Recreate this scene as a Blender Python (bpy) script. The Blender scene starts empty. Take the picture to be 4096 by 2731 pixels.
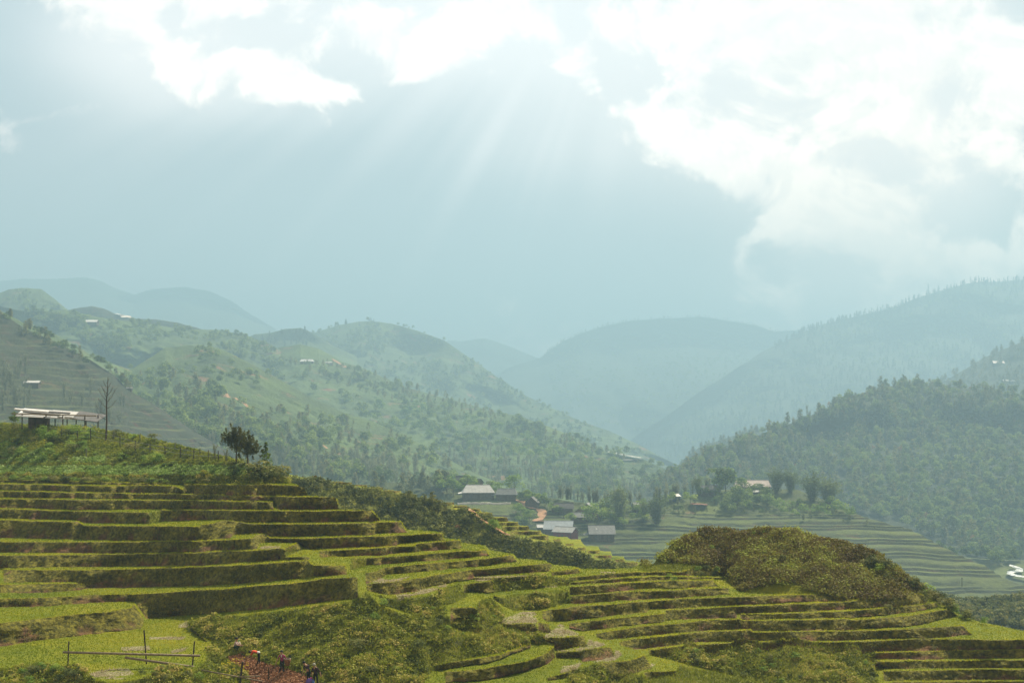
import bpy, bmesh, math, random
import numpy as np
from mathutils import Vector, Matrix
rng = np.random.default_rng(7)
random.seed(7)
R = math.radians
scene = bpy.context.scene
COL = scene.collection

# ------------------------------------------------------------------ camera
F = 5628.0; CX = 2048.0; YH = 1740.0          # focal length, centre column and horizon row, in image pixels
cam_d = bpy.data.cameras.new('camera'); cam = bpy.data.objects.new('camera', cam_d); COL.objects.link(cam)
cam.location = (0, 0, 0); cam.rotation_euler = (R(90), 0, 0)
cam_d.sensor_width = 36; cam_d.lens = F / 4096 * 36
cam_d.shift_y = (YH - 1365.5) / 4096
cam_d.clip_start = 0.5; cam_d.clip_end = 30000
scene.camera = cam

# ------------------------------------------------------------------ light and exposure
SUN_EL, SUN_AZ = R(50), R(38)                  # azimuth measured from the view direction (+Y) towards +X
sun_d = bpy.data.lights.new('sun', 'SUN'); sun = bpy.data.objects.new('sun', sun_d); COL.objects.link(sun)
sun_d.energy = 5.0; sun_d.angle = R(0.6); sun_d.color = (1.0, 0.90, 0.72)
sdir = Vector((math.sin(SUN_AZ) * math.cos(SUN_EL), math.cos(SUN_AZ) * math.cos(SUN_EL), math.sin(SUN_EL)))
sun.rotation_euler = sdir.to_track_quat('Z', 'Y').to_euler()
scene.view_settings.view_transform = 'Standard'; scene.view_settings.look = 'None'
scene.view_settings.exposure = 1.12; scene.view_settings.gamma = 1.0
scene.view_settings.use_curve_mapping = False
scene.cycles.max_bounces = 6; scene.cycles.diffuse_bounces = 2; scene.cycles.glossy_bounces = 1
scene.cycles.transmission_bounces = 2; scene.cycles.volume_bounces = 1; scene.cycles.transparent_max_bounces = 16
scene.cycles.caustics_reflective = False; scene.cycles.caustics_refractive = False
scene.cycles.use_denoising = True
scene.cycles.sample_clamp_indirect = 4

# ------------------------------------------------------------------ node helpers
class NT:
    def __init__(s, tree): s.t = tree; s.n = tree.nodes; s.l = tree.links
    def node(s, typ, **kw):
        n = s.n.new(typ)
        for k, v in kw.items(): setattr(n, k, v)
        return n
    def put(s, sock, v):
        if v is None: return
        if isinstance(v, bpy.types.NodeSocket): s.l.new(v, sock)
        elif isinstance(v, (tuple, list)):
            v = tuple(v)
            if len(v) == 3 and sock.type == 'RGBA': v = v + (1.0,)
            sock.default_value = v
        else: sock.default_value = v
    def m(s, op, a, b=None, c=None, clamp=False):
        n = s.node('ShaderNodeMath', operation=op, use_clamp=clamp)
        s.put(n.inputs[0], a); s.put(n.inputs[1], b)
        if c is not None: s.put(n.inputs[2], c)
        return n.outputs[0]
    def mix(s, f, a, b):
        n = s.node('ShaderNodeMix', data_type='RGBA')
        s.put(n.inputs[0], f); s.put(n.inputs[6], a); s.put(n.inputs[7], b)
        return n.outputs[2]
    def noise(s, vec, scale, detail=4, rough=.55, dist=0.0, out=0):
        n = s.node('ShaderNodeTexNoise'); s.put(n.inputs['Vector'], vec)
        n.inputs['Scale'].default_value = scale; n.inputs['Detail'].default_value = detail
        n.inputs['Roughness'].default_value = rough; n.inputs['Distortion'].default_value = dist
        return n.outputs[out]
    def sstep(s, v, a, b, lo=0.0, hi=1.0):
        n = s.node('ShaderNodeMapRange', interpolation_type='SMOOTHSTEP'); s.put(n.inputs[0], v)
        s.put(n.inputs[1], a); s.put(n.inputs[2], b); s.put(n.inputs[3], lo); s.put(n.inputs[4], hi)
        return n.outputs[0]
    def attr(s, name, out='Fac'):
        n = s.node('ShaderNodeAttribute', attribute_name=name); return n.outputs[out]
    def comb(s, x, y, z):
        n = s.node('ShaderNodeCombineXYZ')
        for k, v in zip(range(3), (x, y, z)): s.put(n.inputs[k], v)
        return n.outputs[0]

# ------------------------------------------------------------------ world: Nishita sky with a broken cloud layer
world = bpy.data.worlds.new('World'); scene.world = world; world.use_nodes = True
w = NT(world.node_tree); w.n.clear()
wo = w.node('ShaderNodeOutputWorld'); bg = w.node('ShaderNodeBackground'); w.l.new(bg.outputs[0], wo.inputs[0])
sky = w.node('ShaderNodeTexSky', sky_type='NISHITA'); sky.sun_disc = False
sky.sun_elevation = SUN_EL; sky.sun_rotation = SUN_AZ; sky.air_density = 1.0; sky.dust_density = 1.5; sky.ozone_density = 1.5
tc = w.node('ShaderNodeTexCoord'); sp = w.node('ShaderNodeSeparateXYZ'); w.l.new(tc.outputs['Generated'], sp.inputs[0])
ymax = w.m('MAXIMUM', sp.outputs[1], 0.12)
U = w.m('DIVIDE', sp.outputs[0], ymax); V = w.m('DIVIDE', sp.outputs[2], ymax)     # tangent of bearing and of height
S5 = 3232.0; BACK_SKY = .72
def blob(qx, qy, a, b, wgt, ang=0.0):
    u0, v0 = (qx - 1176) / S5, (999 - qy) / S5
    du = w.m('SUBTRACT', U, u0); dv = w.m('SUBTRACT', V, v0)
    c, s_ = math.cos(R(ang)), math.sin(R(ang))
    e1 = w.m('MULTIPLY', w.m('MULTIPLY_ADD', dv, s_, w.m('MULTIPLY', du, c)), S5 / a)
    e2 = w.m('MULTIPLY', w.m('MULTIPLY_ADD', dv, c, w.m('MULTIPLY', du, -s_)), S5 / b)
    r2 = w.m('MULTIPLY_ADD', e2, e2, w.m('MULTIPLY', e1, e1))
    return w.m('MULTIPLY', w.m('EXPONENT', w.m('MULTIPLY', r2, -1.0)), wgt)
def blobs(lst, base):
    acc = base
    for b_ in lst: acc = w.m('ADD', acc, blob(*b_))
    return acc
uv = w.comb(U, V, 0.0)
def cnoise(ou, ov, sc, det, rough, dist, zz=0.0): return w.noise(w.comb(w.m('ADD', U, ou), w.m('MULTIPLY', w.m('ADD', V, ov), 1.15), zz), sc, det, rough, dist)
n1 = cnoise(0, 0, 13.0, 10, .60, .5)
n1b = cnoise(-.0055, .0085, 13.0, 6, .60, .5)                 # the same billows shifted towards the sun: their difference is the lit rim
n2 = cnoise(5.3, .7, 4.2, 4, .55, .3)
n3 = cnoise(2.1, 3.3, 42.0, 6, .6, .6)
nn = w.m('ADD', w.m('MULTIPLY', n1, .60), w.m('MULTIPLY_ADD', n2, .28, w.m('MULTIPLY', n3, .12)))
# where the bright, sunlit cloud is thick (bearing and height given in the units of the half-size picture)
CL = [(280, 60, 140, 75, .17, -35), (400, 160, 110, 48, .22, -58), (450, 240, 50, 60, .08, 0), (540, 160, 110, 60, .20, 0), (700, 215, 150, 34, .19, 5), (640, 185, 70, 40, .12, 0),
      (520, 15, 140, 45, .18), (860, 80, 190, 100, .20), (980, 150, 110, 55, .14), (1120, 60, 120, 60, .18, -30), (1320, 150, 105, 40, .20, -52), (1500, 60, 150, 70, .13),
      (1540, 315, 120, 24, .16, -30), (1650, 90, 120, 120, .07), (1760, 240, 120, 190, .12), (1980, 120, 220, 130, .15), (2000, 270, 150, 90, .12),
      (1850, 430, 130, 60, .17, -10), (1790, 520, 90, 80, .12), (2170, 430, 80, 90, .12), (2000, 560, 130, 60, .12, -15), (2270, 590, 110, 42, .15), (2300, 90, 100, 120, .12), (2210, 300, 130, 60, .08),
      (630, 80, 85, 38, -.22), (775, 150, 55, 30, -.18), (390, 50, 36, 50, -.16), (1100, 330, 330, 190, -.24), (300, 480, 420, 190, -.26), (1480, 570, 220, 150, -.22), (60, 150, 130, 160, -.14), (700, 600, 500, 200, -.2),
      (2050, 350, 45, 40, -.10), (1800, 200, 40, 60, -.05), (2270, 470, 70, 70, -.08)]
bias = blobs(CL, -.025)
dens = w.m('ADD', w.m('MULTIPLY_ADD', w.m('SUBTRACT', nn, .5), 1.45, .5), bias)
cl = w.sstep(dens, .44, .57)
rim = w.sstep(w.m('SUBTRACT', n1, n1b), -.02, .06)
BR = [(1150, -60, 1300, 210, .42), (1800, 60, 620, 330, .75), (2050, 420, 330, 300, .85), (950, 50, 480, 190, .55), (330, 120, 260, 150, .70), (1950, 700, 420, 90, .35), (620, 240, 260, 90, .25), (1250, 330, 420, 160, .22)]
broad = blobs(BR, 0.0)
su, sv = (1500 - 1176) / S5, (999 + 330) / S5                 # sunbeams fan down from the gap in the cloud
ang = w.m('ARCTAN2', w.m('SUBTRACT', U, su), w.m('SUBTRACT', sv, V))
beam = w.noise(w.comb(ang, 0.3, 0.0), 8.0, 2, .5)
beam = w.m('MULTIPLY', w.m('SUBTRACT', beam, .47), blobs([(640, 500, 420, 280, 1.5), (1150, 330, 240, 170, .5)], 0.0))
grey = w.m('ADD', w.m('MULTIPLY', w.m('SUBTRACT', n2, .5), .35), w.m('MULTIPLY_ADD', beam, 1.25, broad))
base_c = w.mix(w.sstep(grey, -.05, .95), (.435, .585, .665), (.77, .845, .89))
cloud_c = w.mix(w.m('ADD', w.m('MULTIPLY', w.m('ADD', rim, w.sstep(dens, .47, .66)), .38), w.m('MULTIPLY', w.sstep(n3, .35, .7), .24)), (.85, .90, .92), (1.07, 1.05, 1.02))
colr0 = w.mix(w.m('MULTIPLY', cl, w.sstep(w.m('ADD', broad, w.m('MULTIPLY', bias, 2.2)), -.5, .35, .25, 1.0)), base_c, cloud_c)
cs_ = w.node('ShaderNodeVectorMath', operation='SCALE'); w.l.new(colr0, cs_.inputs[0]); w.put(cs_.inputs['Scale'], w.sstep(U, -.05, .30, 1.0, .88)); colr = cs_.outputs[0]
# the haze between takes its share: what the cloud sends is what is left of it behind that much air
HZ_K, HZ_C = 4.0e-4 * 740, (.36, .555, .65)
Tt = w.m('MAXIMUM', w.m('EXPONENT', w.m('DIVIDE', -HZ_K, w.m('MAXIMUM', sp.outputs[2], .02))), .22)
hs = w.node('ShaderNodeVectorMath', operation='SCALE'); w.put(hs.inputs[0], HZ_C); w.put(hs.inputs['Scale'], w.m('SUBTRACT', 1.0, Tt))
df = w.node('ShaderNodeVectorMath', operation='SUBTRACT'); w.l.new(colr, df.inputs[0]); w.l.new(hs.outputs[0], df.inputs[1])
mxv = w.node('ShaderNodeVectorMath', operation='MAXIMUM'); w.l.new(df.outputs[0], mxv.inputs[0]); mxv.inputs[1].default_value = (.03, .05, .06)
vm = w.node('ShaderNodeVectorMath', operation='SCALE'); w.l.new(sky.outputs[0], vm.inputs[0]); vm.inputs['Scale'].default_value = .06
vm2 = w.node('ShaderNodeVectorMath', operation='SCALE'); w.l.new(mxv.outputs[0], vm2.inputs[0])
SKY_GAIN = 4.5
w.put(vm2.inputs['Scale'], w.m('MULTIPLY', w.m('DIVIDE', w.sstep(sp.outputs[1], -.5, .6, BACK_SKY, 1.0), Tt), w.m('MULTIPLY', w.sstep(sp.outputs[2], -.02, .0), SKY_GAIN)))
wm = w.node('ShaderNodeVectorMath', operation='MULTIPLY'); w.l.new(vm2.outputs[0], wm.inputs[0]); w.l.new(w.mix(w.sstep(sp.outputs[1], -.2, .35), (1.22, .92, .64), (1.0, 1.0, 1.0)), wm.inputs[1])   # unseen sky behind the viewer, tinted warm to brighten the risers
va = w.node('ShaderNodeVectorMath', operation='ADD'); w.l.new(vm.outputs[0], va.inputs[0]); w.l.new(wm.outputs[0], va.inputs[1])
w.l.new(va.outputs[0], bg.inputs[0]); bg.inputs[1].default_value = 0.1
world.cycles.sampling_method = 'MANUAL'; world.cycles.sample_map_resolution = 512

# ------------------------------------------------------------------ numpy helpers
def _hash(ix, iy, seed):
    h = (ix.astype(np.int64) * 374761393 + iy.astype(np.int64) * 668265263 + seed * 144665)
    h = (h ^ (h >> 13)) * 1274126177; h = h & 0x7fffffff
    h = (h ^ (h >> 15)) * 2246822519 & 0x7fffffff
    return (h & 0xffffff) / float(0xffffff)
def vnoise(x, y, seed=0):
    ix, iy = np.floor(x), np.floor(y); fx, fy = x - ix, y - iy
    fx = fx * fx * (3 - 2 * fx); fy = fy * fy * (3 - 2 * fy)
    a = _hash(ix, iy, seed); b = _hash(ix + 1, iy, seed); c = _hash(ix, iy + 1, seed); d = _hash(ix + 1, iy + 1, seed)
    return (a + (b - a) * fx) * (1 - fy) + (c + (d - c) * fx) * fy
def fbm(x, y, octv=4, seed=0, gain=.5):
    s = 0.0; a = 1.0; t = 0.0
    for k in range(octv):
        s = s + a * vnoise(x * 2 ** k + 17.3 * k, y * 2 ** k - 9.1 * k, seed + k); t += a; a *= gain
    return s / t * 2 - 1
def mesh_obj(name, verts, faces, mat=None, parent=None, smooth=True, attrs=None, kind=None, mats=None, fmat=None):
    me = bpy.data.meshes.new(name)
    verts = np.asarray(verts, np.float32).reshape(-1, 3)
    faces = np.asarray(faces, np.int32); k = faces.shape[1]; nf = len(faces)
    me.vertices.add(len(verts)); me.vertices.foreach_set('co', verts.ravel())
    me.loops.add(nf * k); me.loops.foreach_set('vertex_index', faces.ravel())
    me.polygons.add(nf); me.polygons.foreach_set('loop_start', np.arange(0, nf * k, k, dtype=np.int32))
    me.polygons.foreach_set('use_smooth', np.full(nf, smooth, dtype=bool))
    for m_ in (mats or ([mat] if mat else [])): me.materials.append(m_)
    if fmat is not None: me.polygons.foreach_set('material_index', np.asarray(fmat, np.int32))
    for an, av in (attrs or {}).items():
        at = me.attributes.new(an, 'FLOAT', 'POINT'); at.data.foreach_set('value', np.asarray(av, np.float32).ravel())
    me.update(calc_edges=True)
    o = bpy.data.objects.new(name, me); COL.objects.link(o)
    if parent: o.parent = parent
    if kind: o['kind'] = kind
    return o
def grid_faces(nr, nc, flip=False):
    j, i = np.meshgrid(np.arange(nr - 1), np.arange(nc - 1), indexing='ij')
    a = (j * nc + i).ravel(); q = np.stack([a, a + nc, a + nc + 1, a + 1], 1)
    return q[:, ::-1] if flip else q
def world_pt(px, py, r):
    px, py, r = np.broadcast_arrays(np.asarray(px, float), np.asarray(py, float), np.asarray(r, float))
    return np.stack([(px - CX) / F * r, r, -(py - YH) / F * r], -1)
def setp(o, label=None, cat=None, group=None, kind=None):
    if label: o['label'] = label
    if cat: o['category'] = cat
    if group: o['group'] = group
    if kind: o['kind'] = kind
    return o

# ------------------------------------------------------------------ near hillside, traced in image coordinates: risers (lip line, foot line) of every paddy terrace
CROP = {'A': (0, 1900, 2.94), 'B': (700, 1900, 2.94), 'C': (1400, 2000, 2.94), 'D': (0, 2331, 3.92), 'E': (600, 2331, 3.92),
        'F': (1900, 2198, 2.94), 'G': (2600, 2198, 2.94), 'H': (3296, 2198, 2.94), 'I': (1400, 2331, 3.92),
        'J': (1100, 1880, 2.94), 'K': (1750, 1900, 2.94), 'Q': (0, 0, 1 / 1.7415), 'P': (0, 0, 1)}
def pts(s):
    """'A 0,55 600,62 B 10,20' -> image coordinates"""
    out = []; cr = None
    for tok in s.split():
        if tok in CROP: cr = CROP[tok]; continue
        a, b = tok.split(','); out.append((cr[0] + float(a) / cr[2], cr[1] + float(b) / cr[2]))
    return np.array(out)
RISERS = """
A 0,55 600,62 1000,78 1450,88 2100,98 2352,103|A 0,90 600,100 1000,110 1450,118 2100,108 2352,107
A 0,105 350,108 850,122 1450,132 1500,120 1750,120 2050,128 2160,180 2180,213|A 0,178 600,188 1450,210 2180,215
B 100,112 400,115 800,112 1100,108 1480,130 1530,150 1570,240|B 100,215 600,235 1100,242 1570,243
A 0,188 600,200 1000,208 1700,220 2352,228 B 600,240 1100,248 1500,258 1890,258 1935,400|A 0,262 600,270 1450,280 2352,290 B 700,298 1160,305 1165,315 1210,408 1600,405 1935,402
A 0,280 400,280 900,290 1400,292 2352,300 B 700,308 1150,315 1160,320|A 0,383 500,395 950,412 1300,408 1800,400 2352,400 B 700,402 1160,406
A 0,398 500,412 1000,430 1750,440 1760,560|A 0,510 700,525 900,530 1000,565 1760,568
A 1880,412 2352,412 B 700,415 1550,425 2250,415 C 250,120 360,242|A 1880,545 2352,530 B 250,528 600,520 850,555 2352,550 C 360,243
A 0,530 600,545 920,552 1000,595 1800,600 2352,605 B 250,598 480,560 600,530 790,550 840,572 1500,578 2352,565 C 300,262 600,255 670,380|A 0,738 700,752 1200,765 2352,768 B 640,745 690,700 850,680 1060,680 1100,715 1500,718 2352,705 C 300,398 670,385
A 0,785 700,790 1300,785 2352,778 B 600,762 900,745 950,705 1060,692 1120,742 1420,750 2000,728 2352,722 C 500,418 650,412 970,392 1080,392 1110,470|A 0,912 1200,918 2352,903 B 500,890 960,875 1000,800 1120,788 1440,790 1540,865 1900,858 2352,842 C 540,538 600,515 720,492 1110,472
A 0,945 900,938 2000,920 2352,912 B 500,898 950,885 1230,862 1290,870 1300,900|A 0,1092 1300,1075 2352,1060 B 700,1030 1200,1000 1300,960
B 1300,860 1440,800 1490,868|B 1300,900 1400,890 1490,872
B 1685,895 2000,878 2352,862 C 500,548 760,545 770,520 1110,485 1290,468 1310,550|B 1700,970 1900,955 2352,945 C 650,615 1280,575 1310,552
B 1240,962 1400,965 1580,965|B 1240,998 1580,995
A 40,1112 900,1118 1300,1110 1900,1095 2352,1080 B 750,1060 1500,1012 1570,1005 1620,1060|A 40,1262 900,1258 1000,1330 2352,1305 B 500,1290 900,1268 1600,1198 1640,1190
B 1600,1062 2000,1065 2020,1140|B 1630,1190 2020,1170
B 2080,985 2190,978 2352,972 C 650,655 1100,615 1600,585 1640,650|B 2080,1100 2250,1060 2352,1055 C 900,715 1640,652
A 0,1285 900,1275 1000,1290|A 0,1385 500,1385 900,1355 1000,1340
A 0,1455 800,1430 1000,1408 1560,1400 1900,1382 2352,1352 B 600,1340 1000,1300 1500,1262 1750,1218 2080,1200 2150,1205|D 0,385 700,365 1500,310 2000,290 2080,285 2120,300 2300,560 2352,555 E 350,520 900,482 1700,420 2352,345 B 1800,1475 2130,1445 2150,1420
C 70,885 300,835 430,790 1000,740 1500,700 1900,645 1970,715|C 180,985 300,950 420,880 800,845 1400,790 1960,722
D 0,635 500,575 1000,510 1700,450 2040,390 2100,330 2250,560|D 0,1000 300,950 700,890 1200,830 1800,760 2200,720 2250,620
C 180,990 500,960 750,930 1000,880 1140,865 1300,840 1420,820 2000,775 2352,740 F 500,205 890,155 905,210|C 190,1060 450,1118 800,1070 900,1030 1150,975 1450,930 1470,895 2352,835 F 300,290 905,215
C 1450,912 1650,918 2100,890|C 1450,928 1650,932 2100,905
F 880,265 1220,220 1240,270|F 900,305 1240,275
C 1300,1000 1500,970 1680,945 1700,1070|C 1330,1100 1430,1060 1600,1095 1700,1080
C 1170,1265 1450,1260 1500,1290|C 1180,1400 1500,1430
F 1080,330 1500,290 1850,265 2352,262 G 460,250 500,215 690,195 870,285|F 1110,372 1500,335 2000,305 2352,300 G 500,308 870,305
F 1120,385 1500,348 2000,322 2352,318 G 870,330|F 1120,415 1500,388 2352,352 G 870,345
F 1100,440 1500,412 2000,380 2352,370 G 740,360 800,425|F 1110,535 1500,503 2000,462 2352,455 G 800,430
F 1110,548 1700,500 2000,488 2352,480 G 450,465 920,450 930,520|F 1120,640 1700,600 2352,568 G 600,545 930,522
F 770,725 1200,668 1600,642 2000,608 2352,585 G 700,565 1300,545 2000,522 2150,535 2352,560|F 790,800 850,838 1100,828 1600,775 2020,740 2040,700 2352,690 G 1000,650 2000,610 2352,600
G 180,712 600,690 1000,668 2000,630 2352,610 H 390,598 400,580 900,550 1100,520 1200,545 1210,625|G 180,830 600,810 1015,802 1020,745 1400,745 2000,720 2352,700 H 400,690 900,665 1210,628
F 1100,872 1600,815 2000,775 2230,745 G 175,740|F 1110,920 1250,955 1600,920 1930,880 2352,840 G 175,838
G 1020,758 1400,758 2000,735 2352,722 H 450,708 900,670 1320,625 1340,660|G 1070,825 1500,815 2352,800 H 200,812 600,780 1000,740 1340,680
F 1380,995 1600,955 2000,895 2352,875 G 600,835 1060,815 1100,835 1500,830 2352,815 H 150,835 600,812 1000,780 1280,730 1450,700 1560,770|F 1430,1030 1520,1062 2000,1010 2352,982 G 600,955 1190,930 1210,955 2352,945 H 600,918 1100,890 1300,840 1560,772
F 1670,1095 1850,1050 2352,1005 G 600,965 1190,945 1210,970 1500,968 2352,955 H 600,950 1100,925 1640,895 1740,1000|F 1700,1120 1890,1170 2352,1125 G 500,1090 1000,1075 1500,1070 2352,1072 H 600,1045 1300,1040 1650,1000 1740,1000
G 0,1180 500,1120 1050,1090 1500,1085 2352,1088 H 600,1070 1100,1048 1800,1052 1950,1062 2352,1055|G 0,1240 500,1200 1050,1170 2352,1200 H 500,1190 1300,1190 2352,1165
H 520,1215 900,1205 1400,1190 2352,1180|H 520,1290 1300,1290 2352,1270
H 600,1320 1200,1310 2352,1300|H 600,1400 2352,1390
H 700,1430 1500,1415 2352,1410|H 700,1535 2352,1525
H 800,1552 2352,1545|H 800,1640 2352,1640
F 310,870 700,870 730,930 750,1000|F 320,905 600,960 750,1005
F 720,855 860,870 885,930|F 750,985 885,975
F 780,1035 1000,1035 1270,1010 1310,1100|F 800,1070 930,1100 950,1185 1120,1150 1310,1140
F 940,1205 1200,1195 1450,1155 1590,1140 1640,1240|F 960,1275 1230,1270 1260,1315 1500,1290 1640,1250
F 1400,1325 1600,1320 1800,1305 1900,1280 1990,1240 2070,1370|F 1450,1400 1700,1500 1900,1440 2070,1390
F 1950,1440 2352,1430|F 1990,1520 2352,1500
I 1340,1290 1600,1240 2150,1160 2352,1125 F 400,1195 650,1105|I 1340,1365 1600,1330 2150,1260 2352,1205 F 400,1240 650,1150
I 1280,1388 1700,1388 2100,1342 F 130,1395 600,1310 850,1215 900,1160 940,1130|I 1500,1560 1900,1540 F 150,1530 500,1450 850,1350 940,1260
F 830,1510 1050,1455 1180,1400|F 850,1540 1200,1490
E 600,690 850,880 900,905|E 600,712 850,905 900,915
"""
# banks and slopes that are no terraces: (slope, polygon, cover), cover 1 bushes, 2 garden, 3 ferns of the knoll, 4 rough grass, 5 dug soil
BANKS = [
 (.33, "P -200,1560 0,1640 600,1690 1150,1870 B 1330,60 1330,98 1100,98 800,104 400,106 0,96 A 1450,80 1000,70 600,55 0,48 -600,40", 2),
 (.5, "A -600,20 0,20 600,30 2352,90 B 1330,98 1330,20 860,20 0,0 A 1400,20 0,5 -600,0", 1),
 (1.4, "A 1755,440 1885,412 1885,545 1755,568", 4),
 (1.3, "B 2080,985 2240,985 2240,1070 2060,1110", 4),
 (1.4, "B 1300,860 1490,868 1420,900 1290,960", 4),
 (.9, "C 450,1128 860,1128 1060,1090 1090,1300 1095,1345 700,1330 I 500,330 450,190", 1),
 (1.1, "C 1060,1085 1150,1015 1290,995 1330,1100 1380,1120 1210,1215 1090,1230", 4),
 (.9, "C 1500,1262 1640,1180 1700,1140 F 205,560 240,640 340,780 300,870 C 1700,1480 1500,1430", 1),
 (.9, "F 210,340 880,300 1090,330 1110,415 600,465 230,495", 1),
 (.9, "F 205,560 500,515 780,490 1090,460 1110,620 800,690 470,715 330,660", 1),
 (.42, "E 620,640 1000,565 1600,485 2352,405 B 2130,1458 C 170,1060 I 450,330 800,480 1440,500 C 1500,1430 1700,1480 F 320,905 600,960 740,1010 900,1110 650,1105 300,1200 0,1262 I 1340,1290 1270,1390 1100,1600 E 2352,1800 1200,1800 400,1800 0,1500 800,1300 950,1000 1040,900 860,880 610,700", 1),
 (.6, "D -200,1500 0,1330 600,1300 1150,1330 1350,1400 1400,1500 1700,1560 2352,1480 E 300,1360 800,1330 1200,1450 1200,1900 0,1900 D 0,1900 -200,1900", 1),
 (.42, "G 0,1190 500,1130 1050,1100 1500,1085 2352,1090 H 400,1090 600,1200 600,1700 G 2352,1900 1800,1900 1200,1540 400,1330 0,1240", 1),
 (.12, "F 2000,1500 2352,1440 G 350,1350 1200,1540 1500,1700 500,1900 F 1200,1900 1100,1567 1400,1430", 4),
 (.9, "F 1180,1400 1400,1330 1700,1500 1950,1450 2000,1600 1200,1650 1100,1520", 1),
 (.52, "P 2560,2256 G 0,190 300,150 700,190 870,280 900,330 1070,480 1300,515 2000,515 2352,555 H 390,575 900,545 1150,480 1350,600 P 3760,2410 3700,2360 3590,2250 3500,2000 2700,2000 2500,2250", 3),
 (1.8, "G 1090,515 1100,470 1400,402 1700,408 2000,480 2000,515", 0),
 (.25, "P 2540,2270 G 0,180 300,150 700,190 500,245 0,258 F 1940,230", 4),
]
SIL = pts("P -300,1600 0,1692 250,1705 380,1710 560,1742 760,1790 900,1826 1000,1858 1080,1895 1150,1925 1220,1951 1234,1982 1345,1988 1358,2036 1490,2041 1495,2043 1522,2079 1604,2083 1630,2117 1740,2123 1771,2131 1777,2150 1842,2156 1849,2170 1944,2180 1960,2199 2053,2213 2072,2231 2182,2240 2208,2256 2301,2263 2325,2274 2529,2271 2580,2242 2612,2240 2665,2200 2717,2166 2780,2140 2856,2122 2995,2110 3222,2122 3361,2166 3483,2220 3588,2290 3700,2370 3760,2400 3830,2450 3900,2480 4096,2522 4400,2560")

def paint_banks(xs, ys, banks, S, cov):
    for s_, poly, c in banks:
        p = pts(poly); X, Y = np.meshgrid(xs, ys); ins = np.zeros(X.shape, bool)
        for a in range(len(p)):
            (x0, y0), (x1, y1) = p[a], p[a - 1]
            if y0 == y1: continue
            hit = ((y0 > Y) != (y1 > Y)) & (X < (x1 - x0) * (Y - y0) / (y1 - y0) + x0); ins ^= hit
        S[ins] = s_; cov[ins] = c
def riser_cov(xs, ys, dy, text, wob=0.0):
    """share of each vertical cell (y..y+dy) that lies on a riser"""
    C = np.zeros((len(ys), len(xs)))
    lips = []
    for k, line in enumerate(l for l in text.strip().split('\n') if l):
        a, b = line.split('|'); lip, foot = pts(a), pts(b)
        x0 = max(lip[0, 0], foot[0, 0]); x1 = min(lip[-1, 0], foot[-1, 0])
        if lip[0, 0] < 3: x0 = -400
        if lip[-1, 0] > 4090: x1 = 4500
        yl = np.interp(xs, lip[:, 0], lip[:, 1]); yf = np.interp(xs, foot[:, 0], foot[:, 1])
        if wob:
            yl = yl + wob * fbm(xs / 34, xs * 0 + k * 7.7, 3, 50 + k); yf = yf + 1.5 * wob * fbm(xs / 26, xs * 0 + k * 3.1, 3, 90 + k)
        ok = (xs >= x0) & (xs <= x1) & (yf > yl)
        c = np.clip((np.minimum(ys[:, None] + dy, yf) - np.maximum(ys[:, None], yl)) / dy, 0, 1) * ok
        C = np.maximum(C, c); lips.append((xs[ok], yl[ok], yf[ok]))
    return C, lips
def solve_depth(Gv, WH, iters, prior=None, w0=0.0):
    """least squares for L=ln(1/depth): vertical steps Gv (n-1,m), horizontal steps 0 weighted WH (n,m-1)"""
    def levels(G, W):
        out = [(G, W, prior, w0)]
        while min(out[-1][0].shape) > 40:
            g, w_, pr, q0 = out[-1]; n = (g.shape[0]) // 2 * 2; m_ = (w_.shape[1] + 1) // 2 * 2
            g2 = g[:n:2, ::2] + g[1:n:2, ::2]; w2 = w_[:n + 1:2, :][:, ::2][:, :g2.shape[1] - 1] * .5
            out.append((g2, w2[:g2.shape[0] + 1], pr[::2, ::2][:g2.shape[0] + 1, :g2.shape[1]], q0 * 2))
        return out
    lv = levels(Gv, WH); L = None
    for g, w_, pr, q0 in reversed(lv):
        n, m_ = g.shape[0] + 1, g.shape[1]; w_ = w_[:n, :m_ - 1]
        if L is None: L0 = pr.copy()
        else:
            yi = np.clip(np.arange(n) / 2, 0, L.shape[0] - 1); xi = np.clip(np.arange(m_) / 2, 0, L.shape[1] - 1)
            y0 = np.floor(yi).astype(int); x0 = np.floor(xi).astype(int); y1 = np.minimum(y0 + 1, L.shape[0] - 1); x1 = np.minimum(x0 + 1, L.shape[1] - 1)
            fy = (yi - y0)[:, None]; fx = (xi - x0)[None]
            L0 = (L[y0][:, x0] * (1 - fx) + L[y0][:, x1] * fx) * (1 - fy) + (L[y1][:, x0] * (1 - fx) + L[y1][:, x1] * fx) * fy
        def Aop(x):
            r_ = np.zeros_like(x); dv = x[1:] - x[:-1]; r_[1:] += dv; r_[:-1] -= dv
            dh = (x[:, 1:] - x[:, :-1]) * w_; r_[:, 1:] += dh; r_[:, :-1] -= dh
            return r_ + q0 * x
        b = np.zeros((n, m_)); b[1:] += g; b[:-1] -= g; b += q0 * pr
        x = L0; r_ = b - Aop(x); d = np.full((n, m_), 2.0 + q0); d[:, 1:] += w_; d[:, :-1] += w_
        z = r_ / d; p = z.copy(); rz = (r_ * z).sum()
        for _ in range(iters):
            Ap = Aop(p); al = rz / max((p * Ap).sum(), 1e-30); x = x + al * p; r_ = r_ - al * Ap
            z = r_ / d; rz2 = (r_ * z).sum()
            if rz2 < 1e-14: break
            p = z + rz2 / rz * p; rz = rz2
        L = x
    return L
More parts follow.
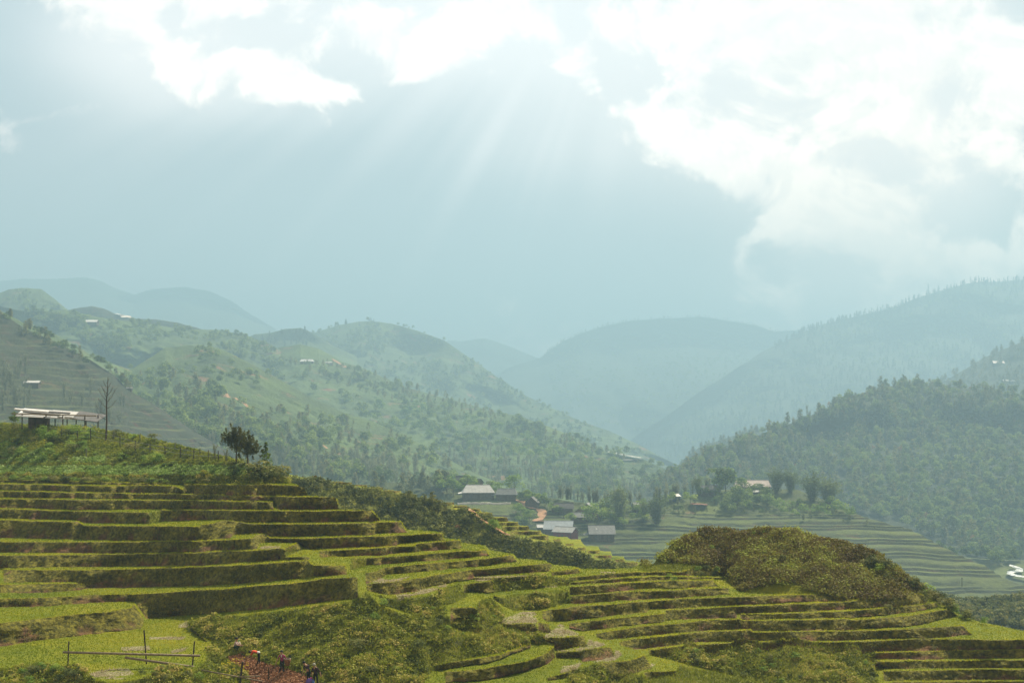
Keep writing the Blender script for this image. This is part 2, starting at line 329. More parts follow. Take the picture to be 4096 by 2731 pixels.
def traced_surface(x0, x1, dx, y0, y1, dy, risers, banks, s0, sil, anchor, riser_s=3.2, wob=2.2, iters=140, cover0=0, rsil=None, rbot=None, w0=1e-5):  # depths solved from lines traced in image coordinates
    xs = np.arange(x0, x1 + dx, dx); ys = np.arange(y0, y1 + dy, dy)
    S = np.full((len(ys), len(xs)), s0, float); cov = np.full(S.shape, cover0, float)
    paint_banks(xs, ys, banks, S, cov)
    C, lips = riser_cov(xs, ys, dy, risers, wob)
    yt = np.interp(xs, sil[:, 0], sil[:, 1])
    out = ys[:, None] < yt[None] - 2 * dy
    S_ = np.where(out, 3.0, S); C = np.where(out, 0, C)
    Y = ys[:, None] + dy / 2 + 0 * xs[None]
    gs = 1 / np.maximum((Y - YH) + S_ * F, 60); gr = 1 / np.maximum((Y - YH) + riser_s * F, 60)
    G = ((1 - C) * gs + C * gr) * dy
    G = G[:-1]; tread = (1 - C) * (S < .02)
    WH = np.where(tread > .5, 1.0, .06) ; WH = np.minimum(WH[:, 1:], WH[:, :-1]); WH[out[:, 1:] | out[:, :-1]] = 1e-6
    rs_ = np.interp(xs, rsil[0], rsil[1])[None]; rb_ = np.interp(xs, rbot[0], rbot[1])[None]
    tq = np.clip((ys[:, None] - yt[None]) / (2731 - yt[None]), 0, 1.4)
    L = solve_depth(G, WH, iters, -(np.log(rs_) * (1 - tq) + np.log(rb_) * tq), w0)
    r = np.exp(-L)
    if anchor:
        ax, ay, ar = anchor; r *= ar / r[int((ay - y0) / dy), int((ax - x0) / dx)]
    return dict(xs=xs, ys=ys, r=r, C=C, cov=cov, S=S, yt=yt, lips=lips, x0=x0, y0=y0, dx=dx, dy=dy)
def surface_mesh(name, sf, mat, rough=None, back=(30, .45), kind='structure', extra=None):
    xs, ys, r = sf['xs'], sf['ys'], sf['r']; yt = sf['yt']; n, m_ = r.shape
    Y = np.maximum(ys[:, None], yt[None] + 0 * ys[:, None])
    jt = np.clip(np.ceil((yt - ys[0]) / sf['dy']).astype(int), 0, n - 1)
    fr = np.clip((yt - ys[0]) / sf['dy'], 0, n - 1.001); j0 = fr.astype(int); ii = np.arange(m_)
    rt = r[j0, ii] * (1 - (fr - j0)) + r[j0 + 1, ii] * (fr - j0)
    above = np.arange(n)[:, None] < jt[None]
    k = (jt[None] - np.arange(n)[:, None]).clip(0)            # steps behind the skyline
    Rr = np.where(above, rt[None], r)
    P = world_pt(xs[None] + 0 * Y, Y, Rr)
    step = np.minimum(k, 12) / 12.0 * back[0]
    P[..., 1] += np.where(above, step, 0); P[..., 0] *= np.where(above, P[..., 1] / Rr, 1.0)
    P[..., 2] -= np.where(above, np.maximum(step - 1.5, 0) * back[1], 0)
    if rough is not None: P = rough(P, sf, above)
    sf['P'] = P; sf['above'] = above
    at = {'riser': sf['C'] * ~above, 'cover': sf['cov']}
    if extra: at.update(extra(sf))
    return mesh_obj(name, P, grid_faces(n, m_), mat, attrs=at, kind=kind)
def sample(sf, px, py):
    """world point of the surface under image position(s)"""
    px = np.asarray(px, float); py = np.asarray(py, float); P = sf['P']; n, m_ = P.shape[:2]
    a = np.clip((px - sf['xs'][0]) / sf['dx'], 0, m_ - 1.001); b = np.clip((py - sf['ys'][0]) / sf['dy'], 0, n - 1.001)
    i = a.astype(int); j = b.astype(int); fa = (a - i)[..., None]; fb = (b - j)[..., None]
    return (P[j, i] * (1 - fa) + P[j, i + 1] * fa) * (1 - fb) + (P[j + 1, i] * (1 - fa) + P[j + 1, i + 1] * fa) * fb

# ------------------------------------------------------------------ materials
def new_mat(name):
    m_ = bpy.data.materials.new(name); m_.use_nodes = True; nt = NT(m_.node_tree)
    b = nt.n['Principled BSDF']; b.inputs['Roughness'].default_value = .85
    b.inputs['Specular IOR Level'].default_value = .15
    return m_, nt, b
def ramp(nt, f, stops):
    n = nt.node('ShaderNodeValToRGB'); nt.put(n.inputs[0], f); e = n.color_ramp.elements
    while len(e) < len(stops): e.new(.5)
    for k, (p, c) in enumerate(stops): e[k].position = p; e[k].color = tuple(c) + (1.0,)
    return n.outputs[0]
def pos(nt): return nt.node('ShaderNodeNewGeometry').outputs['Position']
def bump(nt, b, h, strength=.6, dist=.1):
    n = nt.node('ShaderNodeBump'); n.inputs['Strength'].default_value = strength; n.inputs['Distance'].default_value = dist
    nt.put(n.inputs['Height'], h); nt.l.new(n.outputs[0], b.inputs['Normal'])
def simple(name, c, rough=.8, c2=None, scale=3.0, metal=0.0):
    m_, nt, b = new_mat(name)
    tcn = nt.node('ShaderNodeTexCoord').outputs['Object']
    c2 = c2 or tuple(x * .65 for x in c)
    nt.put(b.inputs['Base Color'], nt.mix(nt.sstep(nt.noise(tcn, scale, 4), .35, .65), c, c2))
    b.inputs['Roughness'].default_value = rough; b.inputs['Metallic'].default_value = metal
    return m_
def leaf_mat(name, c1, c2, c3=None, trans=.35, obj_var=.25, seed=0.0):
    """foliage: front and back lit, mottled per leaf cluster and a little different on every plant"""
    m_, nt, b = new_mat(name)
    g = pos(nt); v = nt.noise(g, .9, 2); oi = nt.node('ShaderNodeObjectInfo').outputs['Random']
    a = nt.attr('tint')
    f = nt.m('ADD', nt.m('MULTIPLY', a, .6), nt.m('ADD', nt.m('MULTIPLY', nt.m('SUBTRACT', v, .5), .5), nt.m('MULTIPLY', nt.m('SUBTRACT', oi, .5), obj_var * 2)), clamp=True)
    col = ramp(nt, f, [(0.0, c1), (.55, c2), (1.0, c3 or c2)])
    nt.put(b.inputs['Base Color'], col); b.inputs['Roughness'].default_value = .7
    tr = nt.node('ShaderNodeBsdfTranslucent'); nt.put(tr.inputs[0], col)
    mx = nt.node('ShaderNodeMixShader'); mx.inputs[0].default_value = trans
    out = nt.n['Material Output']; nt.l.new(b.outputs[0], mx.inputs[1]); nt.l.new(tr.outputs[0], mx.inputs[2]); nt.l.new(mx.outputs[0], out.inputs[0])
    return m_
# near hillside
m_near, nt, b = new_mat('hillside_ground')
g = pos(nt); rs = nt.attr('riser'); cv = nt.attr('cover'); st = nt.attr('straw')
tread = ramp(nt, nt.m('ADD', nt.m('MULTIPLY', nt.noise(g, .10, 4, .7), .70), nt.m('MULTIPLY', nt.noise(g, 1.7, 5, .7), .35)), [(.34, (.085, .125, .003)), (.48, (.175, .205, .002)), (.60, (.26, .255, .004)), (.72, (.30, .24, .02))])
gx = nt.node('ShaderNodeSeparateXYZ'); nt.l.new(g, gx.inputs[0])
earth = ramp(nt, nt.noise(g, 1.3, 5, .65), [(.35, (.07, .042, .018)), (.55, (.19, .10, .042)), (.75, (.36, .18, .075))])
wallg = ramp(nt, nt.noise(g, 2.6, 5, .7), [(.35, (.045, .048, .006)), (.5, (.155, .14, .016)), (.68, (.33, .29, .035))])
veg = nt.sstep(nt.m('ADD', nt.noise(nt.comb(nt.m('MULTIPLY', gx.outputs[0], .32), nt.m('MULTIPLY', gx.outputs[1], .32), nt.m('MULTIPLY', gx.outputs[2], .12)), 1.0, 5, .6), nt.m('MULTIPLY', nt.attr('hang'), .22)), .46, .60)
wall = nt.mix(veg, earth, wallg)
bank = ramp(nt, nt.noise(g, .9, 6, .7), [(.32, (.06, .065, .012)), (.5, (.15, .165, .02)), (.62, (.25, .26, .03)), (.75, (.24, .17, .07))])
straw = ramp(nt, nt.noise(g, 7, 4, .7), [(.40, (.12, .15, .02)), (.52, (.33, .27, .13)), (.7, (.62, .55, .40))])
soil = ramp(nt, nt.noise(g, 3, 6, .7), [(.35, (.13, .055, .022)), (.7, (.34, .155, .070))])
flat = nt.mix(nt.sstep(cv, .3, .7), tread, bank)
flat = nt.mix(nt.sstep(cv, 4.3, 4.7), flat, soil)
flat = nt.mix(nt.m('MULTIPLY', st, nt.sstep(nt.noise(g, .8, 3), .38, .50)), flat, straw)
nt.put(b.inputs['Base Color'], nt.mix(nt.sstep(rs, .25, .6), flat, wall))
bump(nt, b, nt.noise(g, 5, 6, .75), 1.0, .35)
# hills further off: open ground, terraced ground on what is steep, reddish earth and scrub in patches
def hill_mat(name, grass, scrub, soilc, ps=.01, terr=False, soil_t=(.62, .72)):
    m_, nt, b = new_mat(name); g = pos(nt)
    c = ramp(nt, nt.m('ADD', nt.m('MULTIPLY', nt.noise(g, ps, 5, .6), .6), nt.m('MULTIPLY', nt.noise(g, ps * 14, 5, .7), .4)), [(.36, scrub), (.62, grass)])
    c = nt.mix(nt.sstep(nt.noise(g, ps * 2.3, 5, .65, .4), *soil_t), c, soilc)
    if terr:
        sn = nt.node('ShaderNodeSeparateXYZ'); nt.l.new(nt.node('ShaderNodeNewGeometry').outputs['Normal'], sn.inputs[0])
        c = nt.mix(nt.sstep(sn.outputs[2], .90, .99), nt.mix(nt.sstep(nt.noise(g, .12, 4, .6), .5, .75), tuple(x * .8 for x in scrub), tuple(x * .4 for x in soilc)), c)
    nt.put(b.inputs['Base Color'], c); bump(nt, b, nt.noise(g, ps * 40, 5, .7), .8, 1.0 if ps > .02 else 3.0)
    return m_

# ------------------------------------------------------------------ the near terraced hillside
near = traced_surface(-240, 4400, 4, 1600, 2860, 2, RISERS, BANKS, 0.0, SIL, (1140, 2690, 98.0), rsil=([0, 560, 900, 1150, 1500, 2200, 2500, 2995, 3600, 4096], [275, 250, 170, 140, 134, 140, 145, 160, 145, 128]), rbot=([0, 1200, 2000, 4096], [92, 97, 98, 94]))
print('DEPTHS', [(x_, y_, round(float(near['r'][int((y_-1600)/2), int((x_+240)/4)]), 1)) for x_, y_ in ((20, 2700), (20, 2400), (20, 1960), (20, 1720), (1000, 2700), (1000, 2300), (1300, 2000), (1900, 2200), (2000, 2700), (2600, 2320), (2600, 2700), (3000, 2300), (3000, 2130), (3400, 2500), (3400, 2720), (4050, 2540), (4050, 2720))])
STRAW = ["B 1000,840 1240,840 1240,870 1000,870", "C 250,900 450,940 700,900 450,990 280,990", "C 480,1100 700,1110 860,1050 1120,990 1120,1020 900,1090 600,1140", "C 1450,930 2100,890 2110,912 1500,950",
         "F 300,820 640,700 720,760 720,860 320,866", "F 780,1030 900,950 1000,870 1050,910 1220,985 1200,1010 1000,1030", "F 940,1200 1300,1130 1340,1060 1530,1110 1450,1150 1200,1190",
         "F 1380,1320 1640,1250 1660,1180 1720,1230 1620,1310", "F 2070,1330 2120,1340 2060,1400 1980,1400", "F 1470,260 1640,260 1640,275 1470,275", "F 1030,1370 1240,1330 1200,1400 1000,1450",
         "D 1350,1420 1700,1350 2000,1330 2100,1420 1900,1510 1450,1480", "D 1900,1000 2352,980 2352,1050 1900,1060", "E 330,1060 560,1010 540,1060 330,1100", "E 0,840 550,840 500,890 0,880", "E 450,640 600,600 600,700 450,700",
         "A 1630,860 1630,870 1700,870", "F 1650,1180 1700,1190 1680,1260 1640,1250", "G 830,965 950,960 1040,1075 880,1075", "F 700,430 960,425 960,440 700,450", "F 0,320 640,300 640,322 0,345"]
sw = np.zeros(near['C'].shape); dummy = np.zeros(sw.shape)
paint_banks(near['xs'], near['ys'], [(1.0, p, 0) for p in STRAW], sw, dummy)
soilm = np.zeros(sw.shape); paint_banks(near['xs'], near['ys'], [(1.0, "E 1200,1160 1400,1130 1620,1190 1900,1290 2352,1400 2500,1480 2500,1700 1700,1700 1480,1400 1300,1260", 0)], soilm, dummy)
near['cov'] = np.where((soilm > 0) & (near['C'] < .5), 5.0, near['cov'])
def near_rough(P, sf, above):
    x, y = P[..., 0], P[..., 1]
    b_ = ((sf['cov'] > 0) & (sf['cov'] != 2)) * 1.0
    amp = np.where(sf['cov'] == 3, .8, np.where(sf['cov'] == 1, .85, .15)) * b_
    # hummocks on the rough banks and a little sag on the paddies, pushed along the view so that lips keep their line
    P[..., 2] += np.where(above, 0, amp * fbm(x / 2.2, y / 2.2, 4, 3)) + .03 * fbm(x / 1.1, y / 1.1, 2, 5) * (sf['C'] < .3)
    d = (.42 * fbm(x / 1.6, P[..., 2] * 1.4, 4, 8) + .5 * fbm(x / 6, P[..., 2] * .4, 2, 18)) * sf['C']
    P *= (1 + (d / np.maximum(P[..., 1], 1)))[..., None]
    return P
def near_extra(sf):
    hang = np.zeros(sf['C'].shape)
    ys = sf['ys'][:, None]
    for xs_, yl, yf in sf['lips']:
        i = ((xs_ - sf['x0']) / sf['dx']).round().astype(int)
        t = np.clip((ys - yl[None]) / np.maximum(yf - yl, 1)[None], 0, 1)
        ins = (ys >= yl[None] - 2) & (ys <= yf[None])
        hang[:, i] = np.where(ins, 1 - t, hang[:, i])
    return {'straw': sw, 'hang': hang}
hillside = surface_mesh('terraced_ground', near, m_near, near_rough, back=(40, .5), extra=near_extra)

# ------------------------------------------------------------------ the bushy ridge behind, with its small terraces along the crest
R2 = """
J 380,95 590,97|J 390,120 590,125
J 640,137 915,140|J 650,160 915,180
J 930,172 1085,172|J 930,182 1085,195
J 1170,205 1275,200|J 1170,215 1275,232
J 1270,238 1480,238|J 1280,262 1480,270
J 1600,280 1660,280|J 1600,305 1660,318
J 1640,325 1910,330|J 1650,350 1910,362
J 1915,372 2110,375|J 1925,395 2110,405
J 2090,418 2260,418|J 2100,440 2260,455
K 205,362 355,362|K 215,385 355,392
K 360,400 510,395|K 370,425 510,435
K 430,445 645,440|K 440,480 645,487
K 600,497 830,497|K 620,545 830,548
K 660,560 960,555|K 680,595 960,597
K 740,605 1085,602|K 750,648 1085,650
K 850,660 1225,660|K 860,705 1225,700
K 1060,715 1310,710|K 1080,745 1310,770
K 1370,757 1450,750|K 1370,780 1450,785
K 1500,805 1600,805|K 1500,830 1600,835
K 1640,850 1740,850|K 1650,880 1740,890
K 1750,890 1910,885|K 1760,915 1910,925
K 1850,945 2050,940|K 1850,975 2050,980
K 2080,990 2200,985|K 2080,1040 2200,1050
K 2200,1025 2352,1025|K 2200,1080 2352,1080
"""
SIL2 = pts("P 900,1830 1080,1870 J 130,35 380,90 590,95 600,125 640,134 910,136 920,168 1085,170 1095,198 1270,198 1282,234 1480,236 1500,277 1660,279 1668,322 1900,325 1915,370 2105,373 2115,414 2260,415 2270,445 K 205,350 350,357 362,390 505,392 520,430 640,436 652,482 820,490 840,535 945,548 965,582 1075,596 1090,635 1215,652 1240,684 1300,702 1400,718 1530,722 1560,747 1690,752 1705,792 1740,825 1895,832 1918,886 2040,892 2060,942 2195,952 2210,992 2352,1010 P 2600,2262 2760,2330")
B2 = [(.75, "P 800,1750 1100,1870 J 130,60 390,125 620,150 640,165 915,185 1090,205 1275,240 1480,275 1600,310 1650,322 1640,355 1910,366 2110,410 2100,445 K 200,395 350,400 360,440 430,490 600,500 620,550 680,600 740,650 850,708 1060,760 1370,790 1500,840 1640,895 1750,930 1850,985 2080,1055 2200,1085 P 2600,2300 2760,2500 900,2500", 1)]
ridge2 = traced_surface(880, 2720, 4, 1800, 2420, 2, R2, B2, 0.02, SIL2, (1300, 1990, 215.0), rsil=([900, 1900, 2600], [235, 245, 215]), rbot=([900, 2600], [165, 160]), riser_s=2.5, wob=.8, iters=120, cover0=0)
m_ridge2 = m_near
def ridge2_rough(P, sf, above):
    x, y = P[..., 0], P[..., 1]; b_ = (sf['cov'] > 0)
    P[..., 2] += np.where(above, 0, .9 * fbm(x / 5, y / 5, 4, 13) * b_); return P
bushridge = surface_mesh('ridge', ridge2, m_near, ridge2_rough, back=(60, .55), extra=lambda sf: {'hang': 0 * sf['C'] + .5})

# ------------------------------------------------------------------ generic hills: skyline and foot lines at their own distances
HILLS = {}
def hill(name, top, rtop, bot, rbot, mat, nx=220, ny=90, relief=.03, rs=60.0, bumps=1.0, prof=1.0, step=0.0, back=(400, .5), seed=1, crest=1.0, tstart=.03, K=1.4, face=None):
    """top, bot: lines in image coordinates; rtop, rbot: [(x, distance)...] along them"""
    top = pts(top); bot = pts(bot); rt_ = np.array(rtop, float); rb_ = np.array(rbot, float)
    xs = np.linspace(top[0, 0], top[-1, 0], nx)
    yt = np.interp(xs, top[:, 0], top[:, 1]); yb = np.interp(xs, bot[:, 0], bot[:, 1])
    rs *= K; bumps *= K; step *= K; r0 = K * np.interp(xs, rt_[:, 0] * 1.7415, rt_[:, 1]); r1 = K * np.interp(xs, rb_[:, 0] * 1.7415, rb_[:, 1])
    yt = yt + crest * (fbm(xs / 60, xs * 0 + seed, 5, seed, .55)) * 3
    nb = 10; t = np.linspace(0, 1, ny)[:, None]
    tt = t ** prof
    L = np.log(r0)[None] * (1 - tt) + np.log(r1)[None] * tt
    Y = yt[None] * (1 - t) + yb[None] * t
    if face: L = np.log(K * face[1]) + (Y - face[0]) / (face[2] - face[0]) * math.log(face[3] / face[1])
    wx = (xs[None] - CX) / F * np.exp(L); wy = np.exp(L)
    fade = np.clip(t * 6, 0, 1)
    nz = fbm(wx / rs, wy / rs * .6, 5, seed + 11, .5); gul = 1 - np.abs(fbm(wx / rs * .8 + 9, wy / rs * .35, 4, seed + 5)) * 2
    L = L + relief * (nz * .7 + gul * .5) * fade
    P = world_pt(xs[None] + 0 * Y, Y, np.exp(L))
    P[..., 2] += bumps * fbm(P[..., 0] / (rs * .12), P[..., 1] / (rs * .12), 4, seed + 3) * fade
    if step:
        z = P[..., 2] + .9 * step * fbm(P[..., 0] / (rs * .6), P[..., 1] / (rs * .6), 4, seed + 7); stp = step; q = z / stp; q = q + .28 * np.sin(q * 2.1 + 1.3); fq = q - np.floor(q)
        s5 = np.clip((fq - .45) / .55, 0, 1); s5 = s5 * s5 * (3 - 2 * s5)
        tm = np.clip((fbm(P[..., 0] / (rs * .7) + 5, P[..., 1] / (rs * .7), 3, seed + 9) + .62) * 5, 0, 1) * (np.clip((Y - 2030) / 60, 0, 1) if face else np.clip((t - tstart) * 10, 0, 1))
        P[..., 2] += (s5 - fq) * step * .9 * tm
    bk = np.repeat(P[:1], nb, 0).copy(); kk = np.linspace(1, 0, nb + 1)[:-1, None]
    bk[..., 1] += kk * back[0]; bk[..., 0] *= bk[..., 1] / P[:1, :, 1]; bk[..., 2] -= (kk ** 1.3) * back[0] * back[1]
    A = np.vstack([bk, P])
    o = mesh_obj(name, A, grid_faces(ny + nb, nx), mat, kind='structure')
    HILLS[seed] = dict(P=P, xs=xs, yt=yt, yb=yb, name=name)
    return o
def hsample(k, px, py):
    h = HILLS[k]; P = h['P']; ny, nx = P.shape[:2]; px = np.asarray(px, float); py = np.asarray(py, float)
    a = np.clip((px - h['xs'][0]) / (h['xs'][1] - h['xs'][0]), 0, nx - 1.001); i = a.astype(int); fa = (a - i)[..., None]
    yt = np.interp(px, h['xs'], h['yt']); yb = np.interp(px, h['xs'], h['yb'])
    b_ = np.clip((py - yt) / (yb - yt), 0, 1) * (ny - 1.001); j = b_.astype(int); fb = (b_ - j)[..., None]
    return (P[j, i] * (1 - fa) + P[j, i + 1] * fa) * (1 - fb) + (P[j + 1, i] * (1 - fa) + P[j + 1, i + 1] * fa) * fb
G1, S1, E1 = (.115, .165, .035), (.030, .050, .016), (.22, .11, .055)
hm_far = hill_mat('far_mountain_ground', (.06, .08, .035), (.025, .04, .02), (.12, .08, .05), .0035)
hm_mid = hill_mat('slope_ground', G1, S1, E1, .012, soil_t=(.58, .70))
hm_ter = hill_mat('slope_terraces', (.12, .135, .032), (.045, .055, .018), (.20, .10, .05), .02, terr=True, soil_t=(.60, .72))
hm_wood = hill_mat('wooded_ground', (.045, .06, .022), (.018, .03, .012), (.09, .06, .03), .015, soil_t=(.66, .76))
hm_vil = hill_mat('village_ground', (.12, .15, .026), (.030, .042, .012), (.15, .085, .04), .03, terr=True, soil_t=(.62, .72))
hill('far_mountain', "Q -160,652 -60,648 0,646 60,640 130,641 200,637 230,645 265,662 310,676 350,664 380,662 430,660 480,668 530,690 570,718 640,760", [(0, 5600)], "Q -160,800 640,800", [(0, 4800)], hm_far, 200, 40, .05, 600, 0, seed=21, back=(900, .4), K=1.12)
hill('mountain', "Q 960,812 1030,782 1060,784 1110,777 1150,788 1200,808 1240,822 1300,850 1400,900", [(0, 4600)], "Q 960,1000 1400,1000", [(0, 3800)], hm_far, 120, 60, .05, 500, 2, seed=23, back=(700, .4))
hill('mountain', "Q 1120,870 1180,840 1240,822 1290,785 1350,760 1400,746 1460,735 1540,731 1610,727 1650,733 1700,742 1740,747 1780,762 1850,757 1920,790 2000,850", [(1200, 4000), (1900, 4400)], "Q 1120,1060 2000,1060", [(0, 2900)], hm_far, 260, 90, .11, 420, 5, seed=24, back=(700, .45))
hill('mountain', "Q 1320,1070 1380,1045 1450,1008 1520,962 1600,905 1660,865 1750,808 1850,760 1880,747 1950,730 2050,706 2130,676 2200,656 2240,648 2300,646 2352,642 2450,640 2600,660", [(1400, 2900), (1900, 3400), (2352, 3500)], "Q 1320,1120 1600,1130 2600,1130", [(1300, 2400), (2400, 2000)], hm_far, 340, 120, .11, 330, 6, seed=25, back=(700, .45))
hill('hill', "Q 600,800 640,772 720,764 780,746 820,740 850,738 900,742 960,760 1020,782 1080,822 1150,872 1200,905 1250,928 1330,966 1400,990 1460,1018 1540,1060 1600,1090", [(600, 2500), (1100, 2300), (1600, 1700)], "Q 600,1000 1000,1100 1600,1120", [(600, 1800), (1600, 1400)], hm_mid, 300, 110, .10, 170, 3, seed=26, back=(400, .45))
hill('hill', "Q 520,800 585,768 620,764 655,755 690,753 715,762 760,790 820,820", [(600, 2050)], "Q 520,900 820,900", [(600, 1800)], hm_mid, 120, 50, .03, 120, 1.5, seed=27, back=(300, .5))
hill('hill', "Q -120,690 -60,676 0,672 20,664 50,661 95,664 120,682 150,708 190,730 240,760", [(0, 1750)], "Q -120,800 240,820", [(0, 1500)], hm_mid, 120, 50, .03, 90, 2, seed=28, back=(300, .5))
hill('hill', "Q 100,740 150,714 180,708 210,702 235,708 270,722 310,731 360,734 410,742 450,752 500,770 560,790", [(100, 1700), (450, 1650)], "Q 100,850 560,860", [(0, 1450)], hm_ter, 200, 70, .03, 90, .8, step=5, seed=29, back=(300, .5))
hill('slope', "Q -160,690 0,703 60,715 150,712 250,733 330,742 420,757 500,757 560,768 620,790 660,815 700,850 740,890 800,940", [(0, 1350), (500, 1500), (800, 1400)], "Q -160,960 800,1080", [(0, 950), (800, 1000)], hm_mid, 300, 130, .09, 120, 4, seed=30, back=(200, .5))
hill('slope', "Q 560,850 600,820 640,798 690,790 730,800 790,832 850,852 920,885 1000,908 1080,930 1130,945 1190,955 1250,975 1310,1000 1350,1018 1400,1040 1440,1048 1480,1056 1530,1078 1570,1110", [(560, 1500), (1100, 1300), (1570, 1050)], "Q 560,1080 900,1130 1570,1200", [(560, 950), (1570, 700)], hm_mid, 380, 140, .055, 110, 3.0, seed=31, back=(200, .5))
hill('slope', "Q -160,690 0,712 60,745 130,768 220,822 300,850 380,798 440,792 500,800 540,816 570,832 640,870 720,915 790,948 850,966 930,1000 1000,1040 1100,1090 1200,1130", [(0, 800), (400, 1050), (1200, 850)], "Q -160,1100 500,1120 1200,1220", [(0, 520), (1200, 560)], hm_mid, 380, 150, .065, 90, 3.0, seed=32, back=(150, .5))
hill('slope', "Q -160,690 -60,700 0,716 60,756 130,786 200,822 260,860 300,900 350,925 400,960 480,1010 560,1060", [(0, 700), (560, 640)], "Q -160,1000 560,1140", [(0, 480), (560, 480)], hm_ter, 260, 120, .04, 60, 1.0, step=2.6, seed=33, back=(90, .5))
hill('slope', "Q 2100,920 2160,880 2210,852 2260,822 2352,782 2450,745 2600,720", [(2100, 1800), (2600, 1700)], "Q 2100,1000 2600,1000", [(2100, 1300)], hm_wood, 130, 60, .04, 100, 2, seed=34, back=(300, .5))
hill('slope', "Q 1540,1090 1570,1055 1610,1025 1660,1008 1700,996 1740,988 1800,1000 1860,1040", [(1540, 1500)], "Q 1540,1150 1860,1150", [(1540, 1200)], hm_wood, 90, 40, .03, 80, 2, seed=35, back=(200, .5))
hill('wooded_hill', "Q 1440,1150 1500,1120 1560,1076 1620,1045 1700,1016 1760,992 1850,960 1950,912 2020,890 2080,882 2150,884 2230,892 2352,905 2450,915 2600,950", [(1440, 800), (1700, 950), (2100, 1100), (2600, 1000)], "Q 1440,1290 1900,1300 2200,1310 2600,1330", [(1440, 620), (2600, 660)], hm_wood, 320, 130, .09, 90, 3.0, seed=36, back=(250, .5))
hill('village_ground', "Q 860,1110 960,1105 1040,1105 1200,1130 1300,1150 1400,1160 1450,1162 1500,1150 1560,1145 1620,1128 1700,1122 1830,1124 1900,1150 1975,1182 2020,1196 2090,1213 2140,1240 2180,1262 2230,1284 2270,1302 2300,1322 2320,1334 2352,1340 2450,1352 2600,1360", [(860, 520), (1400, 520), (1750, 520), (2300, 600)], "Q 860,1300 1300,1310 1500,1440 2600,1440", [(860, 380), (2600, 400)], hm_vil, 700, 420, .008, 40, .2, step=1.15, tstart=.10, face=(1920, 540, 2508, 380), seed=37, back=(60, .6), crest=.4)
hill('valley_floor', "Q 2080,1262 2180,1276 2260,1284 2352,1288 2500,1290 2650,1290", [(2080, 610)], "Q 2080,1420 2650,1420", [(2080, 520)], hm_vil, 120, 60, .01, 40, .5, seed=38, back=(60, .1))
hill('bushy_slope', "Q 2140,1390 2200,1384 2260,1388 2352,1380 2450,1380 2650,1385", [(2140, 330), (2600, 340)], "Q 2140,1560 2650,1600", [(2140, 190)], hm_wood, 120, 70, .03, 20, .6, seed=39, back=(40, .6), K=1.0)
# the ground far below and beyond everything
u_, v_ = np.meshgrid(np.linspace(0, 1, 40), np.linspace(0, 1, 40), indexing='ij')
gq = np.stack([-8800 + 17600 * v_, -350 + 9200 * u_, -250 + 0 * u_], -1)
mesh_obj('ground', gq, grid_faces(40, 40, True), hm_mid, kind='structure')

# ------------------------------------------------------------------ haze: the valley's warm, moist air
hz = np.array([(x, y, z) for x in (-8900, 8900) for y in (-400, 8900) for z in (-252, 740)], float)
hf = [[0, 1, 3, 2], [4, 6, 7, 5], [0, 4, 5, 1], [2, 3, 7, 6], [0, 2, 6, 4], [1, 5, 7, 3]]
m_hz = bpy.data.materials.new('haze'); m_hz.use_nodes = True; nt = NT(m_hz.node_tree); nt.n.clear()
pv = nt.node('ShaderNodeVolumePrincipled'); pv.inputs['Color'].default_value = (.345, .525, .655, 1); pv.inputs['Density'].default_value = 4.0e-4; pv.inputs['Anisotropy'].default_value = .25
mo = nt.node('ShaderNodeOutputMaterial'); nt.l.new(pv.outputs[0], mo.inputs['Volume'])
hzo = mesh_obj('haze', hz, hf, m_hz, smooth=False, kind='stuff')
bm = bmesh.new(); bm.from_mesh(hzo.data); bmesh.ops.recalc_face_normals(bm, faces=bm.faces[:]); bm.to_mesh(hzo.data); bm.free()

# ------------------------------------------------------------------ apron: the ground runs on below the frame, down and up again to the photographer's slope
Pn = near['P'][-1]
rows = []
for t_ in np.linspace(0, 1, 14):
    rr = Pn[:, 1] * (1 - t_) + 3.0 * t_
    z = Pn[:, 2] - 9 * math.sin(math.pi * min(t_ * 1.25, 1)) * (t_ < .8) ; zz = np.where(t_ < .8, z, 0)
    line = Pn[:, 2] / Pn[:, 1] * rr - 1.7 - 9 * math.sin(math.pi * t_)
    rows.append(np.stack([Pn[:, 0] / Pn[:, 1] * rr + (Pn[:, 0] / Pn[:, 1]) * 40 * t_, rr, line if t_ > 0 else Pn[:, 2]], -1))
mesh_obj('slope', np.array(rows), grid_faces(len(rows), len(Pn)), m_near, attrs={'riser': np.zeros(len(rows) * len(Pn)), 'cover': np.ones(len(rows) * len(Pn))}, kind='structure')

# ------------------------------------------------------------------ leaf and blade builders (plain arrays, one triangle per leaf)
def unit(v): return v / np.maximum(np.linalg.norm(v, axis=-1, keepdims=True), 1e-9)
def leaf_tris(c, nrm, size, r_=rng, asp=.6):
    n = len(c); a = unit(np.cross(nrm, r_.normal(size=(n, 3)))); b_ = np.cross(unit(nrm), a)
    s = np.asarray(size).reshape(-1, 1) * np.ones((n, 1))
    return np.stack([c + a * s, c - a * s * .5 + b_ * s * asp, c - a * s * .5 - b_ * s * asp], 1)
def blades(c, h, w_, lean, r_=rng, bend=.4):
    n = len(c); th = r_.uniform(0, 2 * np.pi, n); side = np.stack([np.cos(th), np.sin(th), 0 * th], -1) * np.asarray(w_).reshape(-1, 1)
    tip = c + lean + np.stack([np.zeros(n), np.zeros(n), np.asarray(h) * np.ones(n)], -1) + r_.normal(size=(n, 3)) * np.array([1, 1, 0]) * (np.asarray(h).reshape(-1, 1) * bend)
    return np.stack([c - side, c + side, tip], 1)
